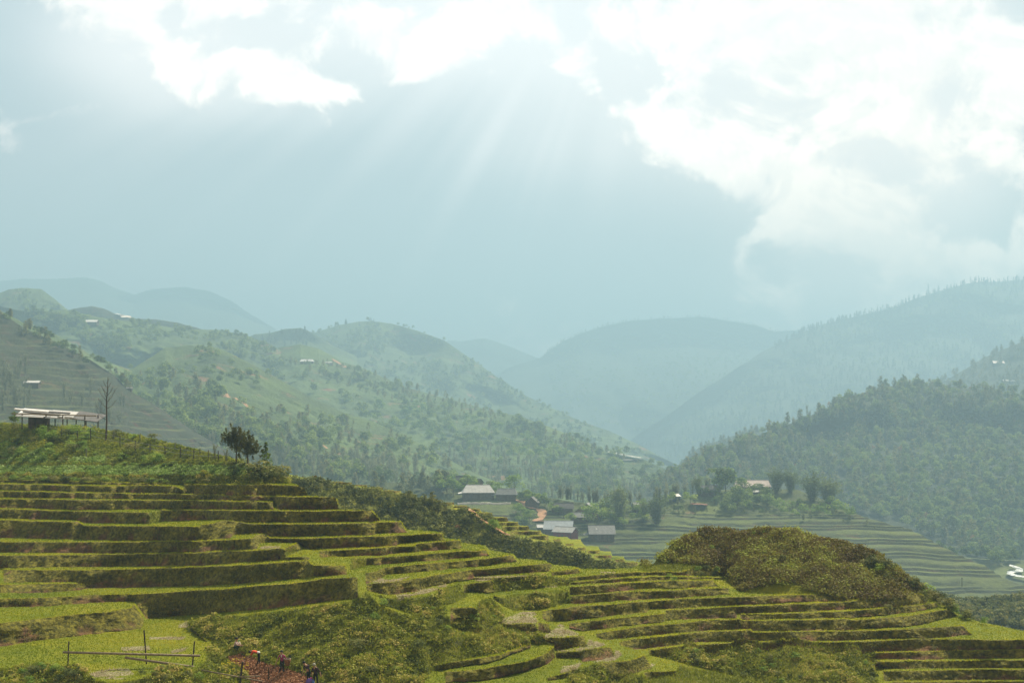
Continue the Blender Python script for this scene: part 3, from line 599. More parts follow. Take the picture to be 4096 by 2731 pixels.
def tri_obj(name, T, tint, mat, parent=None, kind=None, mats=None, fmat=None):
    T = np.asarray(T).reshape(-1, 3, 3); n = len(T)
    return mesh_obj(name, T.reshape(-1, 3), np.arange(n * 3).reshape(-1, 3), mat, parent, smooth=False, attrs={'tint': np.repeat(np.asarray(tint) * np.ones(n), 3)}, kind=kind, mats=mats, fmat=fmat)
def cell_pts(sf, mask, n, r_=rng, maxr=1e9, area_pow=1.0):
    """random points on the surface cells where mask holds, by world area"""
    P = sf['P']; a = P[1:, 1:] - P[:-1, :-1]; b_ = P[1:, :-1] - P[:-1, 1:]; A = np.linalg.norm(np.cross(a, b_), axis=-1) * .5
    m_ = mask[:-1, :-1] & ~sf['above'][1:, 1:] & ~sf['above'][:-1, :-1]
    wgt = np.where(m_, A, 0).ravel() ** area_pow; wgt /= wgt.sum()
    idx = r_.choice(len(wgt), n, p=wgt); j, i = np.divmod(idx, P.shape[1] - 1); u, v = r_.random((2, n, 1))
    p = (P[j, i] * (1 - u) + P[j, i + 1] * u) * (1 - v) + (P[j + 1, i] * (1 - u) + P[j + 1, i + 1] * u) * v
    return p, j, i
m_rice = leaf_mat('rice_leaves', (.11, .16, .002), (.235, .26, .002), (.40, .33, .012), .5, 0)
m_fringe = leaf_mat('bank_edge_grass', (.19, .23, .005), (.36, .36, .010), (.48, .40, .05), .5, 0)
m_wallg = leaf_mat('bank_grass_leaves', (.055, .065, .006), (.20, .195, .016), (.44, .36, .06), .3, 0)
m_under = leaf_mat('undergrowth_leaves', (.055, .075, .006), (.25, .28, .016), (.46, .37, .10), .35, 0)
m_fern = leaf_mat('fern_leaves', (.10, .065, .018), (.20, .18, .024), (.40, .46, .07), .35, 0)
m_veg = leaf_mat('vegetable_leaves', (.13, .22, .025), (.27, .38, .08), (.44, .54, .22), .35, 0)
m_flower = leaf_mat('yellow_flower_petals', (.50, .38, .01), (.62, .50, .02), (.70, .60, .05), .4, 0)
m_dry = leaf_mat('straw_stalks', (.30, .24, .12), (.50, .43, .28), (.70, .64, .50), .3, 0)

C_, cov_ = near['C'], near['cov']
tr_m = (C_ < .3) & (cov_ == 0)
# rice on the paddies
T = []; ti = []
p_, j_, i_ = cell_pts(near, tr_m, 230000)
keep = (sw[j_, i_] < .5) | (rng.random(len(p_)) < .35); p_ = p_[keep]
h_ = rng.uniform(.05, .13, len(p_)); T.append(blades(p_, h_, .035, np.zeros((len(p_), 3)))); ti.append(np.clip(.38 + .55 * fbm(p_[:, 0] / 9, p_[:, 1] / 4, 3, 4) + rng.normal(0, .15, len(p_)), 0, 1) / .6)
tri_obj('rice_grass', np.vstack(T), np.concatenate(ti), m_rice, kind='stuff')
# grass fringe along every lip
T = []; ti = []
def fringe(sf, per_m, hmin, hmax, wd):
    for xs_, yl, yf in sf['lips']:
        if len(xs_) < 3: continue
        L_ = sample(sf, xs_, yl - .6); seg = np.linalg.norm(np.diff(L_, axis=0), axis=1)
        ok_ = seg < 1.5; seg = np.where(ok_, np.minimum(seg, 1.0), 0)
        if seg.sum() < .5: continue
        n = int(seg.sum() * per_m); k = rng.choice(len(seg), n, p=seg / seg.sum()); u = rng.random((n, 1))
        c = L_[k] * (1 - u) + L_[k + 1] * u; gone = (fbm(c[:, 0] / 2.5, c[:, 1] / 2.5, 3, 77) < -.35); c = c[~gone]; n = len(c)
        back_ = rng.exponential(.13, n); c[:, 1] += back_ - .06; c[:, 2] -= .03
        h = rng.uniform(hmin, hmax, n) * (1 + .6 * fbm(c[:, 0] / 1.2, c[:, 1] / 1.2, 2, 31)); lean = np.stack([0 * h, -rng.uniform(-.2, .9, n) * h, -rng.uniform(0, .5, n) * h], -1)
        T.append(blades(c, h, wd, lean)); ti.append(np.clip(.5 + .35 * fbm(c[:, 0] / 3, c[:, 1] / 3, 3, 9) + rng.normal(0, .16, n), 0, 1) / .6)
fringe(near, 30, .07, .24, .03); fringe(ridge2, 16, .12, .3, .05)
tri_obj('bank_edge_grass', np.vstack(T), np.concatenate(ti), m_fringe, kind='stuff')
# grass and weeds on the risers
T = []; ti = []
p_, j_, i_ = cell_pts(near, C_ > .5, 190000)
vg = fbm(p_[:, 0] / 3.1, p_[:, 2] / 1.4 + p_[:, 1] / 3, 4, 21); keep = vg + rng.normal(0, .14, len(vg)) > -.02; p_ = p_[keep]; vg = vg[keep]; n = len(p_)
h_ = rng.uniform(.05, .20, n) * (1 + .8 * np.clip(vg, 0, 1)); lean = np.stack([rng.normal(0, .05, n), -rng.uniform(.04, .22, n), -rng.uniform(.0, .22, n)], -1)
T.append(blades(p_, h_ * .5, .04, lean)); ti.append(np.clip(.30 + .55 * fbm(p_[:, 0] / 1.7, p_[:, 2] / .8 + p_[:, 1] / 2, 3, 14) + rng.normal(0, .16, n), 0, 1) / .6)
tri_obj('bank_grass', np.vstack(T), np.concatenate(ti), m_wallg, kind='stuff')
# dry straw left on the fields
p_, j_, i_ = cell_pts(near, (sw > .5) & (C_ < .4), 16000)
keep = fbm(p_[:, 0] / 1.3, p_[:, 1] / 1.3, 3, 61) > 0; p_ = p_[keep]; n = len(p_)
lean = unit(rng.normal(size=(n, 3)) * [1, 1, .25]) * rng.uniform(.1, .3, (n, 1)); lean[:, 2] = abs(lean[:, 2])
tri_obj('straw', blades(p_, .03, .03, lean), rng.random(n), m_dry, kind='stuff')
# low cover: clumps of leaves with hummocky density
def clumps(p_, rad, per, lsz, flat=.7, up=.35, tseed=1, tvar=.25, tbase=.5, tscale=2.2):
    n = len(p_); per = int(per); c = np.repeat(p_, per, 0); rd = np.repeat(rad, per)[:, None]
    d = unit(rng.normal(size=(n * per, 3))); d[:, 2] = abs(d[:, 2]) * flat
    q = c + d * rd * rng.uniform(.45, 1.05, (n * per, 1)); nr = unit(d + rng.normal(size=d.shape) * .55 + [0, 0, up])
    tint = np.repeat(np.clip(tbase + tvar * 1.6 * fbm(p_[:, 0] / tscale, p_[:, 1] / tscale, 3, tseed) + rng.normal(0, tvar * .6, n), 0, 1), per) + rng.normal(0, .10, n * per)
    return leaf_tris(q, nr, np.repeat(lsz if np.ndim(lsz) else np.full(n, lsz), per) * rng.uniform(.6, 1.25, n * per)), np.clip(tint, 0, 1.2) / .6
DIG = [sample(near, x, y) for x, y in ((936, 2617), (955, 2607), (1035, 2657), (1128, 2690), (1232, 2727), (1262, 2727), (1000, 2640), (1080, 2675), (1180, 2710))]
def cover(sf, mask, n, rlo, rhi, per, lsz, name, mat, **k):
    p_, j_, i_ = cell_pts(sf, mask, n); ok_ = np.min([np.hypot(p_[:, 0] - d[0], (p_[:, 1] - d[1] + 1.2) * .55) for d in DIG], 0) > .85; p_, j_, i_ = p_[ok_], j_[ok_], i_[ok_]; hum = fbm(p_[:, 0] / 1.8, p_[:, 1] / 1.8, 3, 19)
    keep = hum + rng.normal(0, .25, len(p_)) > -.18; p_ = p_[keep]; hum = hum[keep]
    rad = rng.uniform(rlo, rhi, len(p_)) * (1 + .5 * hum); T, t_ = clumps(p_, rad, per, lsz, **k)
    return T, t_
T1, t1 = cover(near, (cov_ == 1) & (C_ < .5), 5600, .14, .50, 26, .10, '', None, tseed=3, tbase=.46, tvar=.42)
p_, j_, i_ = cell_pts(near, (cov_ == 1) | (cov_ == 4), 90000); n = len(p_)
T2 = blades(p_, rng.uniform(.06, .26, n), .03, np.zeros((n, 3))); t2 = np.clip(.45 + .4 * fbm(p_[:, 0] / 2.5, p_[:, 1] / 2.5, 3, 44) + rng.normal(0, .15, n), 0, 1) / .6
tri_obj('undergrowth', np.vstack([T1, T2]), np.concatenate([t1, t2]), m_under, kind='stuff')
T1, t1 = cover(near, cov_ == 3, 11000, .25, .75, 30, .11, '', None, tseed=8, tbase=.40, tvar=.34, tscale=1.6)
tri_obj('fern_cover', T1, t1, m_fern, kind='stuff')
T1, t1 = cover(ridge2, (ridge2['cov'] == 1) & (ridge2['C'] < .5), 5200, .35, 1.15, 34, .22, '', None, tseed=5, tbase=.40, tvar=.3, tscale=5)
m_under2 = leaf_mat('ridge_scrub_leaves', (.06, .075, .016), (.18, .20, .032), (.36, .34, .07), .35, 0)
tri_obj('scrub', T1, t1, m_under2, kind='stuff')
# vegetable garden: rows of broad pale leaves, mustard in flower, weeds between
gm = (cov_ == 2) & ~near['above']
T = []; ti = []
p_, j_, i_ = cell_pts(near, gm, 30000, area_pow=.85); row = np.sin(p_[:, 1] * 2 * np.pi / 1.3 + p_[:, 0] * .12); fld = fbm(p_[:, 0] / 7, p_[:, 1] / 7, 2, 71)
YS = near['ys'][j_]; XS = near['xs'][i_]; veg_ = ((YS > 1862) & (YS < 1900)) | ((YS > 1785) & (YS < 1850) & (XS < 420) & (fld > -.2)) | ((YS > 1750) & (YS < 1800) & (XS > 180) & (XS < 420) & (fld > 0)); a_, s_ = clumps(p_[veg_], rng.uniform(.2, .45, veg_.sum()), 13, .16, tseed=6, tbase=.5)
tri_obj('vegetable_plants', a_, s_, m_veg, kind='stuff')
wd = ~veg_ & (rng.random(len(p_)) < .8); a_, s_ = clumps(p_[wd], rng.uniform(.1, .35, wd.sum()) * np.where(XS[wd] < 400, 1.8, 1), 14, .11, tseed=7, tbase=.62)
tri_obj('garden_weeds', a_, s_, leaf_mat('weed_leaves', (.07, .11, .010), (.19, .235, .02), (.34, .34, .04), .4, 0), kind='stuff')
p_, j_, i_ = cell_pts(near, gm & (near['xs'][None] < 420) & (near['ys'][:, None] > 1700) & (near['ys'][:, None] < 1790), 500); keep = fbm(p_[:, 0] / 3, p_[:, 1] / 3, 2, 33) > .05
p_ = p_[keep]; p_[:, 2] += .35; a_, s_ = clumps(p_, rng.uniform(.1, .25, len(p_)), 9, .06)
p2, j_, i_ = cell_pts(near, (near['xs'][None] > 880) & (near['xs'][None] < 990) & (near['ys'][:, None] > 2640) & (near['ys'][:, None] < 2720) & (cov_ > 0), 60); p2[:, 2] += .25; a2, s2 = clumps(p2, rng.uniform(.06, .12, len(p2)), 7, .045)
tri_obj('yellow_flowers', np.vstack([a_, a2]), np.concatenate([s_, s2]), m_flower, kind='stuff')

# ------------------------------------------------------------------ trees: prototypes share mesh data, every tree is an object of its own
m_bark = simple('bark', (.10, .075, .05), .9, (.06, .045, .03), 2.0)
m_palebark = simple('pale_bark', (.26, .23, .17), .9, (.16, .14, .10), 2.0)
m_lf_round = leaf_mat('broad_leaves', (.040, .075, .016), (.11, .165, .026), (.26, .33, .06), .45, .36)
m_lf_bright = leaf_mat('spring_leaves', (.09, .16, .020), (.20, .31, .04), (.36, .44, .07), .45, .22)
m_lf_olive = leaf_mat('olive_leaves', (.045, .065, .018), (.115, .14, .034), (.27, .25, .07), .4, .40)
m_lf_dark = leaf_mat('dark_needles', (.014, .026, .010), (.032, .052, .014), (.08, .095, .02), .25, .2)
m_lf_bamboo = leaf_mat('bamboo_leaves', (.06, .085, .024), (.13, .17, .045), (.22, .25, .08), .45, .25)
m_lf_pale = leaf_mat('pale_twigs', (.12, .13, .075), (.19, .21, .11), (.28, .28, .16), .45, .25)
m_lf_rust = leaf_mat('rusty_leaves', (.16, .08, .03), (.28, .14, .05), (.36, .22, .08), .4, .2)

def tube(path, r0, r1, sides=5):
    """tapering tube along path -> verts, quads"""
    path = np.asarray(path, float); n = len(path); V_ = []; Q_ = []
    for k in range(n):
        d = path[min(k + 1, n - 1)] - path[max(k - 1, 0)]; d = d / max(np.linalg.norm(d), 1e-9)
        a = np.cross(d, [.3, .9, .2]); a /= max(np.linalg.norm(a), 1e-9); b_ = np.cross(d, a); rr = r0 + (r1 - r0) * k / (n - 1)
        for s_ in range(sides):
            th = 2 * math.pi * s_ / sides; V_.append(path[k] + (a * math.cos(th) + b_ * math.sin(th)) * rr)
    for k in range(n - 1):
        for s_ in range(sides):
            a0 = k * sides + s_; a1 = k * sides + (s_ + 1) % sides; Q_.append([a0, a1, a1 + sides, a0 + sides])
    return np.array(V_), np.array(Q_)
class Tubes:
    def __init__(s): s.v = []; s.q = []; s.n = 0
    def add(s, path, r0, r1, sides=5):
        v, q = tube(path, r0, r1, sides); s.v.append(v); s.q.append(q + s.n); s.n += len(v)
    def mesh(s, name, mat, parent=None):
        return mesh_obj(name, np.vstack(s.v), np.vstack(s.q), mat, parent)
def lobes_crown(h, w_, base, nl, nleaf, lsz, seed, shape='round', up=.35):
    r_ = np.random.default_rng(seed); T = []; ti = []
    for k in range(nl):
        if shape == 'round':
            t = r_.uniform(0, 1); z = base + (h - base) * (.18 + .68 * t); rad = w_ * .5 * math.sqrt(max(1 - (2 * abs(t - .42)) ** 2 * .8, .1)); th = r_.uniform(0, 6.28); c = np.array([math.cos(th) * rad * .62, math.sin(th) * rad * .62, z]); lr = w_ * r_.uniform(.20, .32)
        elif shape == 'cone':
            t = (k + .5) / nl; z = base + (h - base) * t; rad = w_ * .5 * (1 - t) ** .85; th = k * 2.4; c = np.array([math.cos(th) * rad * .5, math.sin(th) * rad * .5, z]); lr = max(rad * .75, w_ * .07)
        elif shape == 'column':
            t = (k + .5) / nl; z = base + (h - base) * t; rad = w_ * .5 * (.45 + .55 * math.sin(math.pi * min(t * 1.1 + .1, 1))); th = r_.uniform(0, 6.28); c = np.array([math.cos(th) * rad * .6, math.sin(th) * rad * .6, z]); lr = rad * r_.uniform(.62, .95)
        n = max(int(nleaf / nl), 4); d = unit(r_.normal(size=(n, 3))); d[:, 2] = np.where(d[:, 2] < -.4, -d[:, 2], d[:, 2])
        q = c + d * lr * r_.uniform(.55, 1.1, (n, 1)) * [1, 1, .8]; nr = unit(d + r_.normal(size=d.shape) * .5 + [0, 0, up])
        T.append(leaf_tris(q, nr, lsz * r_.uniform(.6, 1.3, n), r_)); ti.append(np.full(n, r_.uniform(.15, .85)) + r_.normal(0, .12, n))
    return np.vstack(T), np.clip(np.concatenate(ti), 0, 1.1) / .6
def bamboo_crown(h, w_, ns, nleaf, lsz, seed, droop=.5):
    """a clump: arching canes fanning from one stool with plumes of leaves"""
    r_ = np.random.default_rng(seed); tb = Tubes(); T = []; ti = []
    for k in range(ns):
        th = r_.uniform(0, 6.28); out = r_.uniform(.05, .5) * w_; hh = h * r_.uniform(.65, 1.0) * (1 - .25 * out / (w_ * .5)); path = []
        for s_ in np.linspace(0, 1, 7):
            rad = .12 * w_ * r_.uniform(.8, 1) * (out / w_ * 2) + out * s_ ** 2.2; z = hh * (s_ - droop * .25 * s_ ** 4 * (out / w_ * 2)); path.append([math.cos(th) * rad, math.sin(th) * rad, z])
        path = np.array(path); tb.add(path, .05, .015, 3)
        n = int(nleaf / ns); s_ = r_.uniform(.06, 1.0, n) ** .8 * 5.999; i = s_.astype(int).clip(0, 5); f = (s_ - i)[:, None]; c = path[i] * (1 - f) + path[i + 1] * f
        c = c + r_.normal(size=(n, 3)) * np.array([.06, .06, .03]) * w_ * (.5 + f); nr = unit(r_.normal(size=(n, 3)) + [0, 0, .3])
        T.append(leaf_tris(c, nr, lsz * r_.uniform(.6, 1.3, n), r_, .3)); ti.append(np.full(n, r_.uniform(.2, .8)) + r_.normal(0, .1, n))
    return tb, np.vstack(T), np.clip(np.concatenate(ti), 0, 1.1) / .6
def trunk_tubes(h, base, w_, r0, seed, limbs=4):
    r_ = np.random.default_rng(seed); tb = Tubes(); x = r_.normal(0, .03 * h, 2)
    p = np.array([[0, 0, -.4], [x[0] * .4, x[1] * .4, base * .6], [x[0], x[1], base + (h - base) * .3], [x[0] * 1.2, x[1] * 1.2, base + (h - base) * .75]]); tb.add(p, r0, r0 * .3, 5)
    for k in range(limbs):
        th = r_.uniform(0, 6.28); z = base * .8 + (h - base) * r_.uniform(0, .45); q = np.array([x[0], x[1], z]); d = np.array([math.cos(th), math.sin(th), .8])
        tb.add([q, q + d * w_ * .18, q + d * w_ * .34 + [0, 0, w_ * .06]], r0 * .45, r0 * .12, 4)
    return tb
PROTO = {}
def proto(kind, name, mat, crown, trunk=None, tmat=None):
    """register (crown mesh, trunk mesh) of a plant kind"""
    T, ti = crown; c = tri_obj('crown', T, ti, mat); tr = trunk.mesh('trunk', tmat or m_bark) if trunk is not None else None
    V_ = np.array(T).reshape(-1, 3, 3); PROTO.setdefault(kind, []).append((name, c.data, tr.data if tr else None, V_, np.asarray(ti), mat))
    for o in (c, tr):
        if o: bpy.data.objects.remove(o)
def plant(kind, p_, s, rz=None, var=None, label=None, cat='tree', group=None, parts=True, sz=None, name=None, mat=None):
    lst = PROTO[kind]; nm, cm, tm, V_, ti, m0 = lst[random.randrange(len(lst)) if var is None else var % len(lst)]
    nm = name or nm; rz = random.uniform(0, 6.28) if rz is None else rz
    if parts and tm:
        root = bpy.data.objects.new(nm, None); COL.objects.link(root); root.empty_display_size = .1
        for pn, md in (('crown', cm), ('trunk', tm)):
            o = bpy.data.objects.new(pn, md); COL.objects.link(o); o.parent = root
    else: root = bpy.data.objects.new(nm, cm); COL.objects.link(root)
    root.location = Vector([float(v) for v in p_]); root.rotation_euler = (0, 0, rz); root.scale = (s, s, s * (sz or 1))
    setp(root, label, cat, group); return root
for k in range(4): proto('round', 'broadleaf_tree', m_lf_round, lobes_crown(7, 6, 1.6, 10, 620, .36, 100 + k), trunk_tubes(7, 1.6, 6, .16, k))
for k in range(3): proto('bright', 'light_green_tree', m_lf_bright, lobes_crown(6, 5.4, 1.3, 9, 640, .30, 110 + k), trunk_tubes(6, 1.3, 5, .13, 10 + k))
for k in range(4): proto('olive', 'woodland_tree', m_lf_olive, lobes_crown(8, 4.2, 1.6, 15, 540, .34, 120 + k, 'column'), trunk_tubes(8, 1.8, 4, .13, 20 + k))
for k in range(3): proto('conifer', 'conifer', m_lf_dark, lobes_crown(9, 4.2, .8, 16, 560, .34, 130 + k, 'cone', .1), trunk_tubes(9, 1, 2, .15, 30 + k, 0))
for k in range(3):
    tb, T_, t_ = bamboo_crown(10, 6.5, 34, 3400, .34, 140 + k); proto('bamboo', 'bamboo_clump', m_lf_bamboo, (T_, t_), tb, m_bark)
for k in range(3):
    tb, T_, t_ = bamboo_crown(10, 3.2, 8, 640, .32, 150 + k, .2); proto('feather', 'slender_tree', m_lf_pale, (T_, t_), tb, m_palebark)
for k in range(4): proto('bush', 'shrub', m_lf_olive, lobes_crown(1.7, 2.2, .05, 9, 420, .12, 160 + k))
for k in range(3): proto('gbush', 'shrub', m_lf_bright, lobes_crown(1.9, 2.2, .1, 9, 420, .13, 170 + k))
for k in range(2): proto('rust', 'woodland_tree', m_lf_rust, lobes_crown(6, 4, 1.6, 8, 380, .30, 180 + k), trunk_tubes(6, 1.6, 4, .12, 40 + k))

def q2p(poly): return pts('Q ' + poly)
def in_poly(p, X, Y):
    ins = np.zeros(X.shape, bool)
    for a in range(len(p)):
        (x0, y0), (x1, y1) = p[a], p[a - 1]
        if y0 == y1: continue
        ins ^= ((y0 > Y) != (y1 > Y)) & (X < (x1 - x0) * (Y - y0) / (y1 - y0) + x0)
    return ins
def scatter(poly, n, k=None, sf=None, clump=0.0, seed=1, cs=60):
    """n image positions inside the polygon, optionally bunched, on hill k or surface sf -> world points"""
    p = q2p(poly); x0, y0 = p.min(0); x1, y1 = p.max(0); r_ = np.random.default_rng(seed); X = []; 
    while len(X) < n:
        x = r_.uniform(x0, x1, n * 6); y = r_.uniform(y0, y1, n * 6); ok_ = in_poly(p, x, y)
        if clump: ok_ &= fbm(x / cs, y / (cs * .6), 3, seed) + r_.normal(0, .22, len(x)) > clump
        x, y = x[ok_], y[ok_]; X = (X + list(zip(x, y)))[:n] if len(X) else list(zip(x, y))[:n]
        if not len(x): break
    X = np.array(X); W = hsample(k, X[:, 0], X[:, 1]) if sf is None else sample(sf, X[:, 0], X[:, 1])
    return X, W
forest_T = []; forest_t = []; forest_m = []; FM = []
def mass(kind, W, smin, smax, seed=1, keep=1.0, sz=(.85, 1.25), K=1.4):
    smin *= K; smax *= K
    """the trees nobody can tell apart, all in one woodland mesh"""
    r_ = np.random.default_rng(seed)
    for nm, cm, tm, V_, ti, m0 in PROTO[kind]:
        sel = r_.random(len(W)) < 1 / len(PROTO[kind]); w_ = W[sel]; n = len(w_)
        if not n: continue
        idx = r_.permutation(len(V_))[:int(len(V_) * keep)]; v = V_[idx].copy(); cen = v.mean(1, keepdims=True); v = cen + (v - cen) * (1 / math.sqrt(keep)); tt = ti[idx]
        th = r_.uniform(0, 6.28, n); c, s_ = np.cos(th), np.sin(th); sc = r_.uniform(smin, smax, n); zz = r_.uniform(sz[0], sz[1], n)
        vx = v[None, ..., 0] * c[:, None, None] - v[None, ..., 1] * s_[:, None, None]; vy = v[None, ..., 0] * s_[:, None, None] + v[None, ..., 1] * c[:, None, None]
        T = np.stack([vx, vy, v[None, ..., 2] * zz[:, None, None] + 0 * vx], -1) * sc[:, None, None, None] + w_[:, None, None, :]
        tint = np.clip(tt[None] * .6 + r_.normal(0, .17, (n, 1)), 0, 1.1) / .6
        if m0 not in FM: FM.append(m0)
        forest_T.append(T.reshape(-1, 3, 3)); forest_t.append(tint.ravel()); forest_m.append(np.full(T.shape[0] * T.shape[1], FM.index(m0)))
def flush(name):
    global forest_T, forest_t, forest_m
    T = np.vstack(forest_T); o = mesh_obj(name, T.reshape(-1, 3), np.arange(len(T) * 3).reshape(-1, 3), smooth=False, attrs={'tint': np.repeat(np.concatenate(forest_t), 3)}, kind='stuff', mats=list(FM), fmat=np.concatenate(forest_m))
    forest_T = []; forest_t = []; forest_m = []; FM.clear(); return o
KN = {}
def grove(spec, total_named, kindlabel, group, cat='tree'):
    """spec: (kind, W) lists; the nearest/most visible become objects, the others go to the woodland mass"""
# --- wooded hill on the right
WH_POLY = "1470,1140 1560,1080 1620,1048 1700,1018 1760,994 1850,962 1950,914 2020,892 2080,884 2150,886 2230,894 2352,906 2420,914 2440,1330 2330,1300 2240,1290 2180,1262 2140,1240 2020,1196 1975,1182 1900,1150 1830,1124 1700,1120 1600,1140"
def pick(W, n, seed=0):
    """split W into n named (nearest first, jittered) and the rest"""
    d = W[:, 1] * np.random.default_rng(seed).uniform(.8, 1.2, len(W)); o = np.argsort(d); return W[o[:n]], W[o[n:]]
def named(kind, W, smin, smax, label, group, cat='tree', parts=False, sz=(.9, 1.2)):
    for w_ in W: plant(kind, w_, 1.4 * random.uniform(smin, smax), label=label, cat=cat, group=group, parts=parts, sz=random.uniform(*sz))
X, W = scatter(WH_POLY, 1100, 36, seed=3); a, b_ = pick(W, 130); named('olive', a, .65, 1.1, 'narrow olive tree in the right-hand wood', 'trees of the wood on the right-hand hill'); mass('olive', b_, .6, 1.1, 1, .5)
X, W = scatter(WH_POLY, 1900, 36, seed=4); a, b_ = pick(W, 90); named('round', a, .6, 1.1, 'dark rounded tree in the right-hand wood', 'rounded trees of the wood on the right-hand hill'); mass('round', b_, .5, 1.1, 2, .5)
X, W = scatter(WH_POLY, 60, 36, seed=5, clump=.1); named('rust', W[:14], .6, .9, 'small orange-brown tree in the wood on the right-hand hill', 'orange-brown trees on the right-hand hill'); mass('rust', W[14:], .5, .9, 3, .6)
X, W = scatter("1500,1120 1700,1015 1900,940 2100,890 2300,900 2352,950 2200,1000 1900,1060 1600,1130", 420, 36, seed=6); a, b_ = pick(W, 40); named('feather', a, .8, 1.15, 'thin pale tree standing up from the right-hand wood', 'thin pale trees in the right-hand wood'); mass('feather', b_, .7, 1.1, 4, .7)
mass('olive', scatter("2110,880 2200,850 2260,825 2352,785 2440,750 2440,900 2352,905 2230,894", 260, 34, seed=7)[1], .8, 1.2, 5, .35)
mass('olive', scatter("1545,1085 1610,1028 1700,998 1740,992 1760,1010 1640,1050", 90, 35, seed=8)[1], .7, 1.1, 6, .35)
# --- far ridges: the tree line and the cover
def skyline(k, x0, x1, n, kind, smin, smax, seed, drop=6, keep=.4):
    r_ = np.random.default_rng(seed); h = HILLS[k]; x = r_.uniform(x0 * 1.7415, x1 * 1.7415, n); y = np.interp(x, h['xs'], h['yt']) + r_.exponential(drop, n); mass(kind, hsample(k, x, y), smin, smax, seed, keep)
skyline(25, 1780, 2360, 420, 'conifer', .8, 1.5, 10, 12, .12); skyline(24, 1240, 1850, 260, 'conifer', .7, 1.2, 11, 8, .08)
skyline(26, 600, 1300, 120, 'round', .6, 1.0, 12, 30, .12); skyline(26, 770, 860, 12, 'conifer', .6, .9, 13, 5, .2)
mass('conifer', scatter("1560,960 1880,765 2050,710 2352,650 2352,800 2160,880 1950,920 1700,1010 1500,1080 1400,1060", 1500, 25, seed=14)[1], .9, 1.5, 14, .07)
mass('round', scatter("1560,960 1880,765 2050,710 2352,650 2352,800 2160,880 1950,920 1700,1010 1500,1080", 900, 25, seed=15)[1], .9, 1.5, 15, .06)
mass('round', scatter("1240,830 1450,745 1650,735 1850,765 1700,860 1560,960 1450,1010 1300,960", 900, 24, seed=16, clump=-.1)[1], 1.0, 1.6, 16, .06)
mass('round', scatter("720,780 850,745 1000,785 1200,910 1400,1000 1500,1060 1300,1020 1100,950 900,880", 900, 26, seed=17, clump=0.05)[1], .7, 1.2, 17, .10)
mass('conifer', scatter("600,770 700,760 740,790 700,800 600,790", 60, 27, seed=18)[1], .5, .9, 18, .15)
flush('distant_woodland')
# --- slopes on the left
L31 = "600,850 700,830 850,860 1000,915 1130,950 1300,1005 1480,1060 1545,1085 1540,1150 1300,1150 1180,1120 1060,1060 900,1000 760,930 640,880"
X, W = scatter(L31, 520, 31, seed=21, clump=.02, cs=110); a, b_ = pick(W, 100); named('round', a, .8, 1.4, 'rounded tree on the far side of the left valley slope', 'rounded trees down the left valley slope'); mass('round', b_, .7, 1.25, 21, .5)
X, W = scatter("840,940 1000,940 1150,980 1300,1030 1440,1080 1300,1090 1120,1050 980,1010 860,980", 90, 31, seed=22, clump=.0); named('bright', W, 1.0, 1.6, 'large pale green tree halfway up the left valley slope', 'pale green trees halfway up the left valley slope')
X, W = scatter("960,1090 1060,1020 1200,1050 1400,1090 1530,1110 1540,1160 1400,1165 1250,1150 1120,1130 1000,1120", 520, 31, seed=23); a, b_ = pick(W, 120); named('feather', a, .75, 1.1, 'thin pale tree in the dense stand behind the village', 'thin pale trees behind the village'); mass('feather', b_, .7, 1.1, 23, .6)
X, W = scatter("640,835 760,830 1100,935 1300,1010 1500,1072 1300,1040 1050,960 800,900", 300, 31, seed=24); mass('olive', W, .45, .8, 24, .3)
L32 = "230,840 300,870 400,860 560,930 700,960 800,965 930,1010 1000,1050 1090,1095 1090,1150 700,1110 650,1080 560,1060 400,1000 250,1000"
X, W = scatter(L32, 330, 32, seed=25, clump=.04, cs=90); a, b_ = pick(W, 70); named('round', a, .8, 1.4, 'green tree on the left slope beyond the garden hill', 'green trees on the left slope beyond the garden'); mass('round', b_, .7, 1.3, 25, .5)
X, W = scatter(L32, 420, 32, seed=26, clump=-.1); a, b_ = pick(W, 60); named('olive', a, .55, 1.0, 'olive scrub tree on the left slope beyond the garden hill', 'olive scrub trees on the left slope'); mass('olive', b_, .5, .9, 26, .5)
X, W = scatter("330,990 500,1010 560,1050 800,1060 960,1070 1000,1130 700,1110 560,1080 420,1030", 260, 32, seed=27); a, b_ = pick(W, 90); named('feather', a, .75, 1.15, 'thin pale tree on the left slope above the terraces', 'thin pale trees on the left slope'); mass('feather', b_, .7, 1.1, 27, .8)
X, W = scatter("260,850 480,800 560,840 640,870 560,900 400,860", 60, 32, seed=28, clump=.15); mass('round', W, .5, .9, 28, .4)
X, W = scatter("0,712 60,752 130,775 220,820 300,865 290,900 180,830 90,790 0,750", 70, 33, seed=29); named('round', W[:30], .45, .75, 'dark green tree on the crest of the left terraced slope', 'trees on the crest of the left terraced slope'); mass('olive', W[30:], .4, .7, 29, .6)
X, W = scatter("0,860 60,850 75,930 40,950 0,950", 26, 33, seed=30); named('feather', W, .7, 1.1, 'tall pale tree by the left edge above the hut', 'tall pale trees at the left edge')
X, W = scatter("140,900 240,880 300,960 250,1000 160,960", 22, 33, seed=31); named('feather', W, .7, 1.0, 'thin pale tree behind the bare tree and the hut', 'thin pale trees behind the hut')
X, W = scatter("20,715 150,722 300,745 560,775 700,850 760,900 640,860 560,830 480,790 380,780 260,830 150,770", 520, 30, seed=32, clump=-.05); a, b_ = pick(W, 50); named('round', a, .8, 1.1, 'hazy tree high on the far left slope', 'hazy trees high on the left slopes'); mass('round', b_, .7, 1.1, 32, .3)
mass('round', scatter("0,690 60,670 150,715 100,715 0,712", 60, 28, seed=33)[1], .6, 1.0, 33, .3)
flush('woodland')

